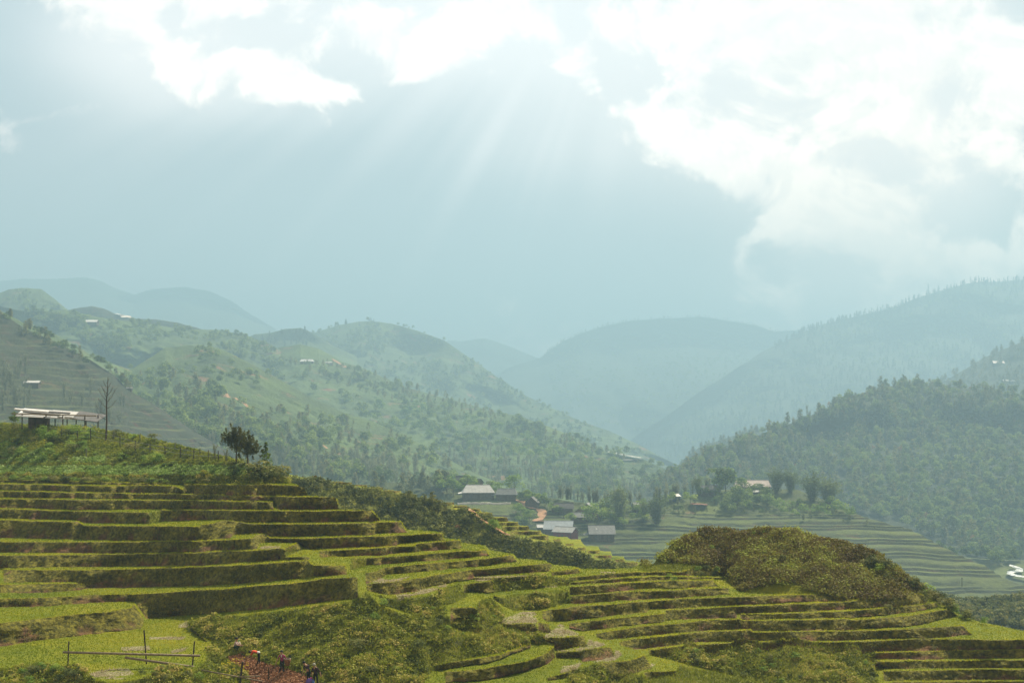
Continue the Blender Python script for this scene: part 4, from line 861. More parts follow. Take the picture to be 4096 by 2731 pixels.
# ------------------------------------------------------------------ small builders for built things
def empty(name, loc, rz=0.0, s=1.0, label=None, cat=None, group=None):
    o = bpy.data.objects.new(name, None); COL.objects.link(o); o.location = Vector([float(v) for v in loc]); o.rotation_euler = (0, 0, rz); o.scale = (s, s, s)
    o.empty_display_size = .1; return setp(o, label, cat, group)
class MB:
    def __init__(s): s.v = []; s.f = []
    def quad(s, *p): n = len(s.v); s.v += [tuple(map(float, q)) for q in p]; s.f.append(list(range(n, n + len(p))))
    def box(s, x0, x1, y0, y1, z0, z1):
        n = len(s.v); s.v += [(x, y, z) for x in (x0, x1) for y in (y0, y1) for z in (z0, z1)]
        s.f += [[n + k for k in q] for q in ([0, 1, 3, 2], [4, 6, 7, 5], [0, 4, 5, 1], [2, 3, 7, 6], [0, 2, 6, 4], [1, 5, 7, 3])]
    def prism(s, poly, d):
        """slab: polygon (list of 3d points) thickened by vector d"""
        n = len(s.v); k = len(poly); d = Vector(d); s.v += [tuple(Vector(p)) for p in poly] + [tuple(Vector(p) + d) for p in poly]
        s.f.append(list(range(n, n + k))[::-1]); s.f.append(list(range(n + k, n + 2 * k)))
        for a in range(k): b_ = (a + 1) % k; s.f.append([n + a, n + b_, n + k + b_, n + k + a])
    def beam(s, p, q, r, sides=4):
        v, f = tube([p, q], r, r, sides); n = len(s.v); s.v += [tuple(x) for x in v]; s.f += [[int(i) + n for i in q_] for q_ in f]
        s.f.append([n + i for i in range(sides)][::-1]); s.f.append([n + sides + i for i in range(sides)])
    def make(s, name, mat, parent=None, smooth=False):
        me = bpy.data.meshes.new(name); me.from_pydata(s.v, [], s.f); me.materials.append(mat)
        bm = bmesh.new(); bm.from_mesh(me); bmesh.ops.recalc_face_normals(bm, faces=bm.faces[:]); bm.to_mesh(me); bm.free()
        if smooth: me.polygons.foreach_set('use_smooth', [True] * len(me.polygons))
        o = bpy.data.objects.new(name, me); COL.objects.link(o)
        if parent: o.parent = parent
        return o
def corr(name, c, c2, sc=9.0, metal=.0, rough=.5):
    """sheet roofing: fine ribs running down the slope and weathered patches"""
    m_, nt, b = new_mat(name); t = nt.node('ShaderNodeTexCoord').outputs['Object']
    nt.put(b.inputs['Base Color'], nt.mix(nt.sstep(nt.noise(t, .8, 5, .7), .35, .65), c, c2))
    wv = nt.node('ShaderNodeTexWave', bands_direction='X'); nt.l.new(t, wv.inputs[0]); wv.inputs['Scale'].default_value = sc
    bump(nt, b, wv.outputs[1], .5, .05); b.inputs['Roughness'].default_value = rough; b.inputs['Metallic'].default_value = metal; return m_
M_ = dict(palegrey=corr('pale_grey_roof', (.55, .53, .50), (.42, .41, .39)), grey=corr('grey_roof', (.20, .20, .19), (.13, .13, .125)), dark=corr('dark_roof', (.115, .105, .095), (.07, .065, .06)),
          blue=corr('blue_grey_roof', (.34, .38, .40), (.26, .29, .31)), pink=corr('pinkish_roof', (.66, .54, .49), (.55, .44, .39)), white=corr('white_roof', (.75, .73, .70), (.6, .58, .55)),
          wood=simple('dark_wood', (.13, .095, .065), .9, (.08, .06, .04), 1.5), brick=simple('brick_wall', (.20, .12, .085), .9, (.15, .09, .065), 2.0), red=simple('red_wall', (.22, .035, .04), .8, (.16, .03, .035), 1.0),
          plaster=simple('plaster_wall', (.42, .40, .36), .9, (.30, .28, .25), 1.0), bluew=simple('blue_wall', (.05, .09, .20), .8), glass=simple('skylight_sheet', (.75, .75, .70), .3), doorm=simple('door_wood', (.10, .06, .035), .8),
          pole=simple('bamboo_pole', (.30, .24, .16), .7, (.17, .13, .09), 6.0), post=simple('weathered_post', (.075, .06, .045), .9, (.04, .032, .025), 5.0), earth=simple('bare_earth_path', (.42, .24, .13), .95, (.30, .17, .10), .8),
          steel=simple('galvanised_steel', (.30, .31, .31), .5), sheet=simple('plastic_sheet', (.70, .64, .55), .5, (.55, .50, .42), .6), road=simple('concrete_road', (.52, .49, .45), .9, (.42, .40, .36), .5))
def house(px, py, wP, label, rz=0.0, wall='wood', roof='grey', hw=2.0, rise=.30, depth=.62, hip=.0, over=.5, hill_k=37, sink=.5, name='house', front=True, cat='house', sky=0, gablewall=None, lean=None):
    """px,py: foot of the front wall in image pixels; wP: roof width there; everything else in metres or shares of the width"""
    hw *= 1.3; over *= 1.3; p = hsample(hill_k, px, py); W = wP * p[1] / F; D = W * depth; hR = W * rise
    root = empty(name, p, rz, 1, label, cat)
    w2, d2 = W / 2 - over, D / 2 - over * .6
    m = MB(); m.box(-w2, w2, -d2, d2, -sink - 1.5, hw); m.make('wall', M_[wall], root)
    hx = W / 2 * (1 - hip); hg = hw + (hR) * (d2 / (D / 2)) ; g_ = MB()
    for sx in (-1, 1):
        if hip < .05: g_.prism([(sx * w2, -d2 * .98, hw), (sx * w2, d2 * .98, hw), (sx * w2, 0, hw + hR * .93)], (-sx * .12, 0, 0))
    if g_.v: g_.make('gable', M_[gablewall or wall], root)
    r_ = MB(); t = .10
    for sy in (-1, 1): r_.prism([(-W / 2, sy * D / 2, hw - .12), (W / 2, sy * D / 2, hw - .12), (hx, 0, hw + hR), (-hx, 0, hw + hR)], (0, 0, t))
    if hip >= .05:
        for sx in (-1, 1): r_.prism([(sx * W / 2, -D / 2, hw - .118), (sx * W / 2, D / 2, hw - .118), (sx * hx, 0, hw + hR + .002)], (0, 0, t))
    ro = r_.make('roof', M_[roof], root)
    c_ = MB(); c_.beam((-hx, 0, hw + hR + t), (hx, 0, hw + hR + t), .13, 6); c_.make('ridge_cap', M_[roof], ro)
    for k in range(sky):
        s_ = MB(); x = -W * .22 + k * W * .36; z0 = hw + hR * .35; z1 = hw + hR * .62; s_.prism([(x, -D / 2 * .60, z0 + .10), (x + .7, -D / 2 * .60, z0 + .10), (x + .7, -D / 2 * .36, z1 + .13), (x, -D / 2 * .36, z1 + .13)], (0, 0, .04)); s_.make('skylight', M_['glass'], ro)
    if front:
        dm = MB(); dm.box(-.6, .6, -d2 - .04, -d2 + .05, -.1, min(2.1, hw - .1)); dm.make('door', M_['doorm'], root)
        for sx in (-1, 1):
            wm = MB(); wm.box(sx * w2 * .55 - .4, sx * w2 * .55 + .4, -d2 - .03, -d2 + .05, .8, min(1.6, hw - .2)); wm.make('window', M_['glass' if wall == 'plaster' else 'dark'], root)
        for sx in (-.92, -.45, .45, .92): pm = MB(); pm.beam((sx * w2, -D / 2 + .15, -1.2), (sx * w2, -D / 2 + .15, hw - .1), .07, 5); pm.make('post', M_['post'], root)
    if lean:
        sx, lw = lean; l_ = MB(); l_.prism([(sx * W / 2 * .98, -D * .42, hw - .16), (sx * W / 2 * .98, D * .30, hw + .1), (sx * (W / 2 + lw), D * .25, hw - .35), (sx * (W / 2 + lw), -D * .42, hw - .55)], (0, 0, .07)); l_.make('lean_to_roof', M_['white' if roof == 'palegrey' else roof], root)
    return root
house(1912, 1990, 132, 'large house with a pale grey hipped roof above the white sheeted bank', rz=.10, roof='palegrey', hw=2.2, rise=.22, depth=.55, hip=.30, lean=(-1, 1.8))
house(2026, 1997, 88, 'dark grey roofed house just right of the pale hipped roof', rz=-.12, roof='grey', hw=2.0, rise=.26, depth=.6, hip=.22, lean=(-1, 2.0))
house(2130, 2022, 56, 'small hut with a steep gable beside the bend of the orange path', rz=1.35, roof='dark', hw=1.2, rise=.42, depth=1.0)
house(2248, 2046, 92, 'long low house with a plain dark grey roof behind green trees', rz=.05, roof='dark', hw=1.5, rise=.24, depth=.5)
house(2350, 2062, 88, 'brick house whose wide gable faces us behind the trees', rz=1.42, roof='grey', wall='brick', hw=1.9, rise=.36, depth=1.1)
house(2318, 2082, 70, 'low grey roof half hidden by trees above the red gabled house', rz=.2, roof='grey', hw=1.3, rise=.26, depth=.6)
house(2235, 2134, 118, 'house with a wide blue grey metal roof behind the red gable', rz=-.12, roof='blue', hw=1.9, rise=.26, depth=.75)
house(2262, 2152, 100, 'red gabled house with a pale ribbed roof and two skylights', rz=-.62, roof='palegrey', wall='red', hw=2.5, rise=.20, depth=.55, sky=2, gablewall='red')
house(2405, 2152, 108, 'house with a broad dark grey roof and one skylight below the bamboo', rz=.05, roof='grey', hw=1.8, rise=.30, depth=.75, sky=1, lean=(-1, 2.0))
house(2162, 2122, 34, 'tiny open shelter left of the blue grey metal roof', rz=.2, roof='white', hw=1.4, rise=.3, depth=.8, name='shelter', cat='shelter')
house(3008, 1957, 146, 'long house with a pale pinkish roof on top of the bamboo knoll', rz=-.04, roof='pink', wall='brick', hw=1.2, rise=.17, depth=.42, hip=.12)
house(3020, 1976, 50, 'low white lean-to roof just below the pinkish roofed house', rz=.05, roof='white', hw=.9, rise=.12, depth=.5, name='shed', cat='shed')
house(2836, 1978, 82, 'grey roofed house standing under the bamboo on the knoll', rz=.08, roof='grey', hw=1.5, rise=.27, depth=.6, hip=.2)
house(2705, 2004, 34, 'small blue hut with a tilted white roof', rz=.9, roof='white', wall='bluew', hw=2.0, rise=.25, depth=.8, name='hut', cat='hut')
house(2548, 2042, 42, 'little dark hut between the two big bamboo clumps', rz=.5, roof='grey', hw=1.6, rise=.4, depth=.8, name='hut', cat='hut')
house(1842, 1938, 60, 'dark brown roofed house among trees up the slope at left', rz=-.4, roof='dark', hw=1.8, rise=.3, depth=.6)
house(1905, 1944, 62, 'brown roofed house sloping away behind the pale hipped roof', rz=-.8, roof='dark', wall='brick', hw=1.4, rise=.24, depth=.5)
house(1958, 1940, 26, 'tiny grey roofed hut above the large pale roof', rz=.3, roof='grey', hw=1.4, rise=.35, depth=.7, name='hut', cat='hut')
house(1228, 1452, 56, 'distant pale roofed house on the hazy hump of the left slope', hill_k=31, roof='white', hw=1.8, rise=.16, depth=.5, hip=.2, front=False)
house(1312, 1456, 44, 'distant low pale building beside the diagonal track', hill_k=31, roof='white', wall='plaster', hw=1.2, rise=.05, depth=.4, front=False)
house(360, 1298, 66, 'distant white roofed house high on the far left slope', hill_k=30, roof='white', hw=2.2, rise=.14, depth=.6, front=False)
house(130, 1541, 64, 'white roofed house on the left terraced slope near the left edge', hill_k=33, roof='white', hw=1.2, rise=.12, depth=.5, front=False)
house(518, 1535, 26, 'tiny pale roofed hut at the right end of the left terraced slope', hill_k=33, roof='palegrey', hw=1.2, rise=.2, depth=.6, front=False, name='hut', cat='hut')
house(3992, 1461, 46, 'hazy pale house on the slope at the right edge, the upper one', hill_k=34, roof='pink', hw=2.5, rise=.2, depth=.6, front=False)
house(4036, 1534, 50, 'hazy long pale roofed house at the right edge, the lower one', hill_k=34, roof='white', hw=2.0, rise=.15, depth=.4, front=False)

# ------------------------------------------------------------------ ribbons on the ground: paths, the road bend, the stream, a white sheeted bank
def ribbon(name, P_, wd, mat, fn, lift=.12, label=None, cat=None, kind=None, thick=.0, n=60, fade=True):
    P_ = np.array(P_, float); s_ = np.r_[0, np.cumsum(np.hypot(*np.diff(P_, axis=0).T))]; t = np.linspace(0, s_[-1], n)
    x = np.interp(t, s_, P_[:, 0]); y = np.interp(t, s_, P_[:, 1]); W = fn(x, y); d = unit(np.gradient(W, axis=0) * [1, 1, 0]); sd = np.stack([d[:, 1], -d[:, 0], 0 * d[:, 0]], -1)
    ww = wd * (1.3 if wd > 1 else 1) * (.75 + .5 * vnoise(t / 9, t * 0, 5))[:, None] / 2; up = np.array([0, 0, lift])
    A = np.concatenate([(W - sd * ww + up)[None], (W + up * 1.3)[None], (W + sd * ww + up)[None]]); o = mesh_obj(name, A, grid_faces(3, n), mat)
    return setp(o, label, cat, None, kind)
v37 = lambda x, y: hsample(37, x, y)
ribbon('path', [(2060, 2000), (2085, 2006), (2104, 2026), (2130, 2033), (2160, 2037), (2171, 2048), (2165, 2068), (2150, 2080), (2135, 2084)], 3.2, M_['earth'], v37, .25, kind='structure')
ribbon('path', [(2130, 2084), (2180, 2085), (2230, 2087)], 2.2, M_['earth'], v37, .25, kind='structure')
ribbon('path', [(1330, 1438), (1350, 1450), (1382, 1470)], 4.0, M_['earth'], lambda x, y: hsample(31, x, y), .6, kind='structure')
ribbon('road', [(2437, 1800), (2480, 1806), (2520, 1813), (2545, 1822), (2568, 1836)], 5.0, M_['road'], lambda x, y: hsample(31, x, y), 1.5, kind='structure', n=60)
ribbon('road', [(2470, 1843), (2510, 1842), (2572, 1840)], 4.0, M_['road'], lambda x, y: hsample(31, x, y), 1.5, kind='structure', n=40)
ribbon('path', [(880, 1560), (920, 1590), (975, 1650)][0:2] + [(1000, 1625)], 2.5, M_['earth'], lambda x, y: hsample(32, x, y), .4, kind='structure')
ribbon('path', [(1230, 1750), (1262, 1768), (1320, 1790)], 2.4, M_['earth'], lambda x, y: hsample(32, x, y), .4, kind='structure')
m_riv, nt, b = new_mat('river_water'); g = pos(nt); nt.put(b.inputs['Base Color'], nt.mix(nt.sstep(nt.noise(g, .35, 4, .7), .42, .55), (.16, .20, .20), (.55, .57, .55))); b.inputs['Roughness'].default_value = .6; b.inputs['Specular IOR Level'].default_value = .3; bump(nt, b, nt.noise(g, 1.2, 4, .7), .8, .4)
ribbon('river', [(4040, 2276), (4062, 2281), (4080, 2288), (4074, 2298), (4046, 2300), (4038, 2308), (4060, 2317), (4096, 2324), (4180, 2334), (4300, 2345)], 3.4, m_riv, lambda x, y: hsample(38, x, y), 2.2, kind='structure', n=120)
# the sheeted bank under the pale roofed house: a standing strip
x_ = np.linspace(1830, 2043, 90); yy = 2016 - 2.5 * fbm(x_ / 20, x_ * 0, 2, 3); W0 = v37(x_, yy); top_ = W0 + np.array([0, 0, .75]) + np.stack([0 * x_, 0 * x_, .18 * fbm(x_ / 9, x_ * 0, 3, 5)], -1)
back_ = top_ + [0, .9, .05]; setp(mesh_obj('sheet_fence', np.concatenate([(W0 - [0, .25, .4])[None], top_[None] - [0, .2, 0], back_[None]]), grid_faces(3, 90), M_['sheet']), 'long low strip of white sheeting on the bank below the pale roof', 'sheeting')
rk = [(470, 1247), (485, 1252), (500, 1262), (508, 1270)]
ribbon('bare_scar', rk, 16, simple('pale_rock', (.75, .68, .60), .9, (.6, .52, .45), .1), lambda x, y: hsample(29, x, y + 4), 1.5, kind='structure', n=20)

ribbon('field', [(2765, 2014), (2800, 2017), (2832, 2019)], 14, simple('red_plot_soil', (.20, .085, .05), .95, (.14, .07, .04), .3), v37, .4, kind='structure', n=20)
# ------------------------------------------------------------------ pylons on the right-hand ridge, poles in the valley
def pylon(px, ytop, ybase, label):
    p = hsample(25, px, ybase); h = (ybase - ytop) * p[1] / F; root = empty('pylon', p, .3, 1, label, 'pylon', 'pylons along the right-hand ridge')
    m = MB(); b_ = h * .07
    for sx in (-1, 1):
        for sy in (-1, 1): m.beam((sx * b_, sy * b_, -2), (sx * .3, sy * .3, h), .28, 4)
    for k in range(6):
        z0, z1 = h * k / 6, h * (k + 1) / 6; a0, a1 = b_ + (.3 - b_) * k / 6, b_ + (.3 - b_) * (k + 1) / 6
        for sy in (-1, 1): m.beam((-a0, sy * a0, z0), (a1, sy * a1, z1), .14, 3); m.beam((a0, sy * a0, z0), (-a1, sy * a1, z1), .14, 3)
    m.make('mast', M_['steel'], root)
    for z in (.72, .86, .97): a_ = MB(); a_.beam((-h * .10, 0, h * z), (h * .10, 0, h * z), .25, 4); a_.beam((-h * .10, 0, h * z), (0, 0, h * (z + .03)), .12, 3); a_.beam((h * .10, 0, h * z), (0, 0, h * (z + .03)), .12, 3); a_.make('crossarm', M_['steel'], root)
pylon(3511, 1203, 1232, 'steel pylon lowest down the right-hand ridge'); pylon(3713, 1136, 1178, 'steel pylon halfway along the right-hand ridge'); pylon(3882, 1106, 1146, 'steel pylon highest on the right-hand ridge')
def pole(p, h, label):
    root = empty('utility_pole', p, .2, 1, label, 'utility pole'); m = MB(); m.beam((0, 0, -.5), (0, 0, h), .14, 6); m.make('post', M_['post'], root)
    a_ = MB(); a_.beam((-.8, 0, h - .5), (.8, 0, h - .5), .07, 4); a_.make('crossarm', M_['post'], root)
    for sx in (-.7, .7): i_ = MB(); i_.beam((sx, 0, h - .45), (sx, 0, h - .2), .07, 5); i_.make('insulator', M_['plaster'], root)
pole(v37(3848, 2342), 3.9, 'slim pole standing in the far valley terraces'); pole(v37(2463, 2062), 3.6, 'slim pole just left of the tall bamboo clump'); pole(v37(2254, 2068), 3.0, 'slim pole among the seed beds by the orange path')
# flag on the red gabled house
fp = v37(2262, 2110); root = empty('flag', fp, 0, 1, 'small red flag above the roof with two skylights', 'flag'); m = MB(); m.beam((0, -3.2, 0), (0, -3.2, 3.9), .04, 5); m.make('pole', M_['post'], root)
m = MB(); m.prism([(0.04, -3.2, 3.85), (.55, -3.2, 3.55), (.70, -3.2, 3.0), (.15, -3.2, 3.2)], (0, .02, 0)); fl = m.make('cloth', simple('red_cloth', (.65, .02, .015), .8), root)
st = MB(); cpt = (.33, 3.42)
for k in range(5): a0 = k * 2 * math.pi / 5 + math.pi / 2; st.prism([(cpt[0], -3.22, cpt[1]), (cpt[0] + .05 * math.cos(a0 - .63), -3.22, cpt[1] + .05 * math.sin(a0 - .63)), (cpt[0] + .13 * math.cos(a0), -3.22, cpt[1] + .13 * math.sin(a0)), (cpt[0] + .05 * math.cos(a0 + .63), -3.22, cpt[1] + .05 * math.sin(a0 + .63))], (0, -.01, 0))
st.make('star', simple('yellow_cloth', (.8, .6, .02), .8), fl)

# ------------------------------------------------------------------ village trees, bamboo clumps, bushes: each with its own label
def put37(kind, px, py, hP, label, cat='tree', group=None, var=None, wide=1.0, name=None, h0=None, parts=True, mat=None):
    p = v37(px, py); h0 = h0 or {'bamboo': 10, 'round': 7, 'bright': 6, 'olive': 8, 'conifer': 9, 'feather': 10, 'bush': 1.9, 'gbush': 2.1, 'rust': 6}[kind]
    H = hP * 1.22 * p[1] / F; s = H / h0; o = plant(kind, p - np.array([0, 0, .2]), s * wide, var=var, label=label, cat=cat, group=group, parts=parts, sz=1 / wide, name=name); return o
for px, py, hP, wd, lab in [(2482, 2088, 142, .95, 'tall bamboo clump left of the pair between the houses'), (2628, 2090, 118, 1.05, 'dark bamboo clump right of the tallest one'), (2793, 1958, 72, .95, 'small bamboo clump above the grey roofed house on the knoll'),
                            (3103, 1972, 104, 1.0, 'pale bamboo clump just right of the pinkish roof'), (3160, 1970, 98, .95, 'narrow dark bamboo clump second to the right of the pinkish roof'), (3250, 2004, 118, 1.25, 'wide bamboo clump on the right shoulder of the knoll'), (3312, 2012, 108, 1.3, 'rightmost wide bamboo clump of the knoll'), (2575, 2078, 84, .7, 'thin bamboo clump between the two big clumps')]:
    put37('bamboo', px, py, hP, lab, 'bamboo clump', 'bamboo clumps around the knoll houses', wide=wd)
for k, (px, py, hP, lab) in enumerate([(2880, 1970, 84, 'tall willowy green tree left of the pinkish roof'), (2905, 1972, 72, 'green tree leaning over the grey roof on the knoll'), (2970, 1968, 42, 'small thin tree standing before the pinkish roof'), (2950, 2030, 62, 'pale trunked tree on the bank below the knoll houses'),
        (2760, 2016, 40, 'round green tree beside the small blue hut'), (2680, 2010, 34, 'bushy tree left of the small blue hut'), (2715, 2052, 28, 'lone small tree at the edge of the red plot'), (2395, 2096, 66, 'dark green tree between the brick gable and the broad grey roof'), (2350, 2100, 60, 'dark green tree right above the red gable'),
        (2425, 2060, 58, 'bright young tree right of the brick gable'), (2440, 2092, 40, 'pale green tree by the foot of the tall bamboo'), (2215, 2050, 34, 'round green tree in front of the long dark roof'), (2240, 2058, 30, 'bright round bush in front of the long dark roof'), (2282, 2092, 34, 'small green tree right of the seed beds'), (2120, 2098, 44, 'round green tree left of the orange path'), (2090, 2110, 34, 'loose green tree above the ridge terraces left of the path'),
        (1790, 1978, 62, 'large round tree left of the pale hipped roof'), (1815, 1982, 48, 'green tree touching the left end of the pale hipped roof'), (1760, 1960, 54, 'hazy green tree furthest left of the village'), (1968, 1962, 30, 'round green tree between the pale and the dark grey roofs'), (2060, 1975, 56, 'broad green tree behind the dark grey roof'), (2095, 2006, 34, 'low green tree between the dark grey roof and the steep hut'), (1870, 1944, 34, 'green tree behind the pale hipped roof'), (1850, 1952, 30, 'small tree left behind the pale hipped roof'), (2180, 2030, 38, 'loose tree right of the steep gabled hut')]):
    put37('round' if k % 3 == 0 else 'bright', px, py, hP * 1.15, lab, 'tree', 'trees standing between the village houses', wide=1.2)
for px, py in list(scatter('1010,1118 1060,1112 1110,1118 1200,1140 1290,1152 1240,1166 1150,1150 1050,1128', 22, 37, seed=61, clump=-.2)[0]) + list(scatter('1290,1160 1400,1168 1480,1166 1510,1172 1480,1200 1400,1212 1370,1190', 18, 37, seed=62)[0]) + list(scatter('1180,1175 1225,1180 1230,1215 1190,1215', 8, 37, seed=63)[0]):
    put37('bright', px, py, random.uniform(20, 38), 'small pale green tree in the village', 'tree', 'small pale green trees in the village', wide=1.25, parts=False)
gb = [(3010, 2014), (3040, 2022), (3066, 2018), (3090, 2030), (3120, 2040), (3135, 2052), (3160, 2034), (3200, 2020), (3215, 2048), (3260, 2050), (3290, 2036), (3330, 2028), (3352, 2046), (3375, 2052), (3300, 2060), (3180, 2060), (2985, 2034), (3400, 2066), (2900, 2026), (2860, 2012)]
for k, (px, py) in enumerate(gb): put37('gbush', px, py, random.uniform(26, 44), 'pale green bush on the bank below the bamboo knoll', 'shrub', 'pale green bushes below the bamboo knoll', wide=1.1, parts=False)
KP = [(2800, 1990), (2830, 1992), (2860, 1990), (2920, 2000), (2945, 2004), (2975, 2010), (2930, 2040), (2995, 2046), (2740, 2000), (2660, 2018)]
KP += [tuple(v) for v in scatter('1640,1132 1700,1132 1770,1140 1775,1185 1700,1188 1640,1178', 36, 37, seed=51)[0]]
for px, py in KP: put37('round', px, py, random.uniform(26, 44), 'dark green tree on the bank under the knoll houses', 'tree', 'dark green trees under the knoll houses', parts=False)
mass('olive', scatter("1495,1160 1700,1150 1900,1165 1960,1195 2080,1225 1900,1200 1700,1195 1500,1190", 70, 37, seed=41)[1], .12, .3, 41, .5)
mass('feather', scatter("1250,1120 1400,1165 1530,1160 1560,1140 1640,1125 1560,1120 1480,1150", 90, 37, seed=42)[1], .35, .7, 42, .8)
mass('olive', scatter("860,1110 1040,1110 1050,1130 900,1160 860,1150", 60, 37, seed=43)[1], .4, .8, 43, .5)
mass('round', scatter("2120,1262 2230,1290 2300,1302 2352,1290 2352,1276 2200,1262", 50, 38, seed=44)[1], .4, .8, 44, .5)
mass('bush', scatter("2150,1392 2352,1384 2450,1384 2450,1460 2240,1440", 420, 39, seed=45)[1], .6, 1.6, 45, .4, K=1.0)
flush('village_scrub')
# standing trees of the back ridge
def j2(x, y): return (1100 + x / 2.94, 1880 + y / 2.94)
for k, (jx, jy, hP, kd) in enumerate([(520, 300, 42, 'bush'), (620, 280, 38, 'olive'), (860, 330, 50, 'olive'), (940, 300, 44, 'olive'), (1040, 420, 56, 'olive'), (1130, 360, 42, 'olive'), (1250, 560, 82, 'olive'), (1330, 500, 66, 'olive'), (1430, 580, 70, 'olive'), (1520, 480, 66, 'olive'), (1580, 420, 60, 'olive'), (1700, 520, 50, 'bush'), (1760, 430, 56, 'olive'), (1850, 420, 64, 'olive'), (1930, 500, 60, 'olive'), (2010, 500, 44, 'olive'), (2150, 700, 36, 'rust'), (2560, 790, 74, 'bright'), (1620, 620, 60, 'bush'), (2250, 640, 36, 'bush')]):
    px, py = j2(jx, jy); p = sample(ridge2, px, py); h0 = {'bush': 1.9, 'olive': 8, 'bright': 6, 'rust': 6}[kd]
    lab = {'bright': 'lone yellow-green tree beside the path on the bushy ridge', 'rust': 'pale pinkish shrubby tree low on the bushy ridge'}.get(kd) or ('olive tree on the near side of the bushy ridge behind the terraces' if kd == 'olive' else 'dense olive bush on the bushy ridge behind the terraces')
    plant(kd, p - np.array([0, 0, .1]), hP * p[1] / F / h0, label=lab, cat='tree' if kd != 'bush' else 'shrub', group=('trees' if kd != 'bush' else 'bushes') + ' on the bushy ridge behind the terraces', sz=.9 if kd == 'olive' else 1.0)
ribbon('path', [(2.94 * 0 + 1872, 2044), (1883, 2056), (1905, 2078), (1925, 2098), (1970, 2120), (2010, 2137), (2040, 2150)], .55, M_['earth'], lambda x, y: sample(ridge2, x, y), .55, kind='structure')
ribbon('path', [(1150, 1893), (1190, 1897), (1230, 1905), (1262, 1913)], .5, M_['earth'], lambda x, y: sample(ridge2, x, y), .4, kind='structure', n=24)
# near bushes: knoll flank, gully, foreground
def nearbush(kind, px, py, hP, label, group=None, cat='shrub', wide=1.0, name=None):
    if 900 < px < 1290 and 2560 < py: return None
    p = sample(near, px, py); h0 = {'bush': 1.9, 'gbush': 2.1, 'rust': 6, 'olive': 8, 'bright': 6}[kind]; return plant(kind, p - np.array([0, 0, .08]), hP * p[1] / F / h0 * wide, label=label, cat=cat, group=group, sz=1 / wide, parts=False, name=name)
GK = 'bushes on the right flank of the knoll'
for k in range(34):
    t = k / 33; px = 3440 + 470 * t + random.uniform(-30, 30); py = np.interp(px, SIL[:, 0], SIL[:, 1]) + random.uniform(6, 60 if t < .6 else 16)
    nearbush(random.choice(['bush', 'bush', 'gbush']), px, py, random.uniform(26, 60), 'leafy bush on the right flank of the fern knoll', GK, wide=random.uniform(.9, 1.3))
for k in range(44):
    px = random.uniform(2660, 3560); py = np.interp(px, SIL[:, 0], SIL[:, 1]) + random.uniform(4, 210); 
    nearbush(random.choice(['bush', 'bush', 'gbush']), px, py, random.uniform(14, 30), 'low brown and green bush among the ferns of the knoll', 'low bushes on the fern knoll', wide=1.3)
for k, (px, py, hP, kd, lab) in enumerate([(1438, 2590, 60, 'bush', 'big dark brown bush left in the gully below the terraces'), (1668, 2588, 52, 'bush', 'round brown bush standing alone in the middle of the gully'), (1480, 2700, 44, 'bush', 'dark bush low in the gully near the bottom edge'), (1900, 2480, 40, 'gbush', 'bush with yellow and white flowers at the edge of a small terrace'), (1530, 2418, 34, 'gbush', 'green bush under the terrace corner at the head of the gully'), (1500, 2465, 36, 'gbush', 'bushy mound below the terrace corner at the head of the gully'), (1750, 2500, 34, 'bush', 'brown bush in the dug ground right of the gully head')]):
    nearbush(kd, px, py, hP, lab, wide=1.25)
for k in range(46):
    px = random.uniform(900, 2350); py = random.uniform(2420, 2725); i = int((px + 240) / 4); j = int((py - 1600) / 2)
    if near['cov'][j, i] == 1 and near['C'][j, i] < .3: nearbush(random.choice(['bush', 'gbush']), px, py, random.uniform(10, 24), 'low bush in the overgrown gully', 'low bushes in the overgrown gully', wide=1.4)
for k in range(90):
    px = random.uniform(2560, 4080); py = random.uniform(2570, 2728); i = int((px + 240) / 4); j = int((py - 1600) / 2)
    if near['cov'][j, i] == 1 and near['C'][j, i] < .3: nearbush(random.choice(['bush', 'gbush']), px, py, random.uniform(12, 30), 'low bush on the overgrown bank at the lower right', 'low bushes on the bank at the lower right', wide=1.4)
for k in range(26):
    px = random.uniform(0, 330); py = random.uniform(2690, 2760); nearbush(random.choice(['bush', 'bush', 'gbush']), px, py, random.uniform(20, 46), 'brown and green bush along the bottom left edge', 'bushes along the bottom left edge', wide=1.2)
for k in range(16):
    px = random.uniform(560, 820); py = random.uniform(2690, 2750); nearbush(random.choice(['bush', 'gbush']), px, py, random.uniform(16, 34), 'bush below the rail fence', 'bushes below the rail fence', wide=1.3)
# the big bush and trees at the end of the garden
for px, py, hP, lab in [(1060, 1922, 92, 'big brown bush at the right end of the garden hedge'), (1108, 1926, 78, 'brown bush at the very end of the garden hedge'), (1010, 1920, 70, 'dark green bush below the pines at the garden end'), (930, 1900, 44, 'low bush under the left pine'), (870, 1925, 30, 'low dark hedge bush left of the big brown bush')]: nearbush('bush', px, py, hP, lab, wide=1.5)
for k in range(46): px = random.uniform(10, 860); nearbush(random.choice(['bush', 'gbush', 'bush']), px, 1922 + px * .012 + random.uniform(-3, 3), random.uniform(14, 28), 'hedge bush along the top of the terraces below the garden', 'hedge bushes below the garden', wide=1.7)
for k in range(44): nearbush(random.choice(['bush', 'bush', 'gbush']), random.uniform(400, 1000), 1862 + random.uniform(-4, 4), random.uniform(10, 22), 'low hedge bush halfway up the garden', 'hedge bushes halfway up the garden', wide=1.9)
for k in range(60):
    px = random.uniform(0, 1.0) ** 1.5 * 640; py = random.uniform(1720, 1860); nearbush(random.choice(['gbush', 'gbush', 'bush']), px, py, random.uniform(16, 46), 'leafy bush growing in the garden plots', 'bushes in the garden plots', wide=1.4)
m_pine = leaf_mat('pine_needles', (.04, .048, .010), (.12, .12, .020), (.26, .23, .04), .35, 0)
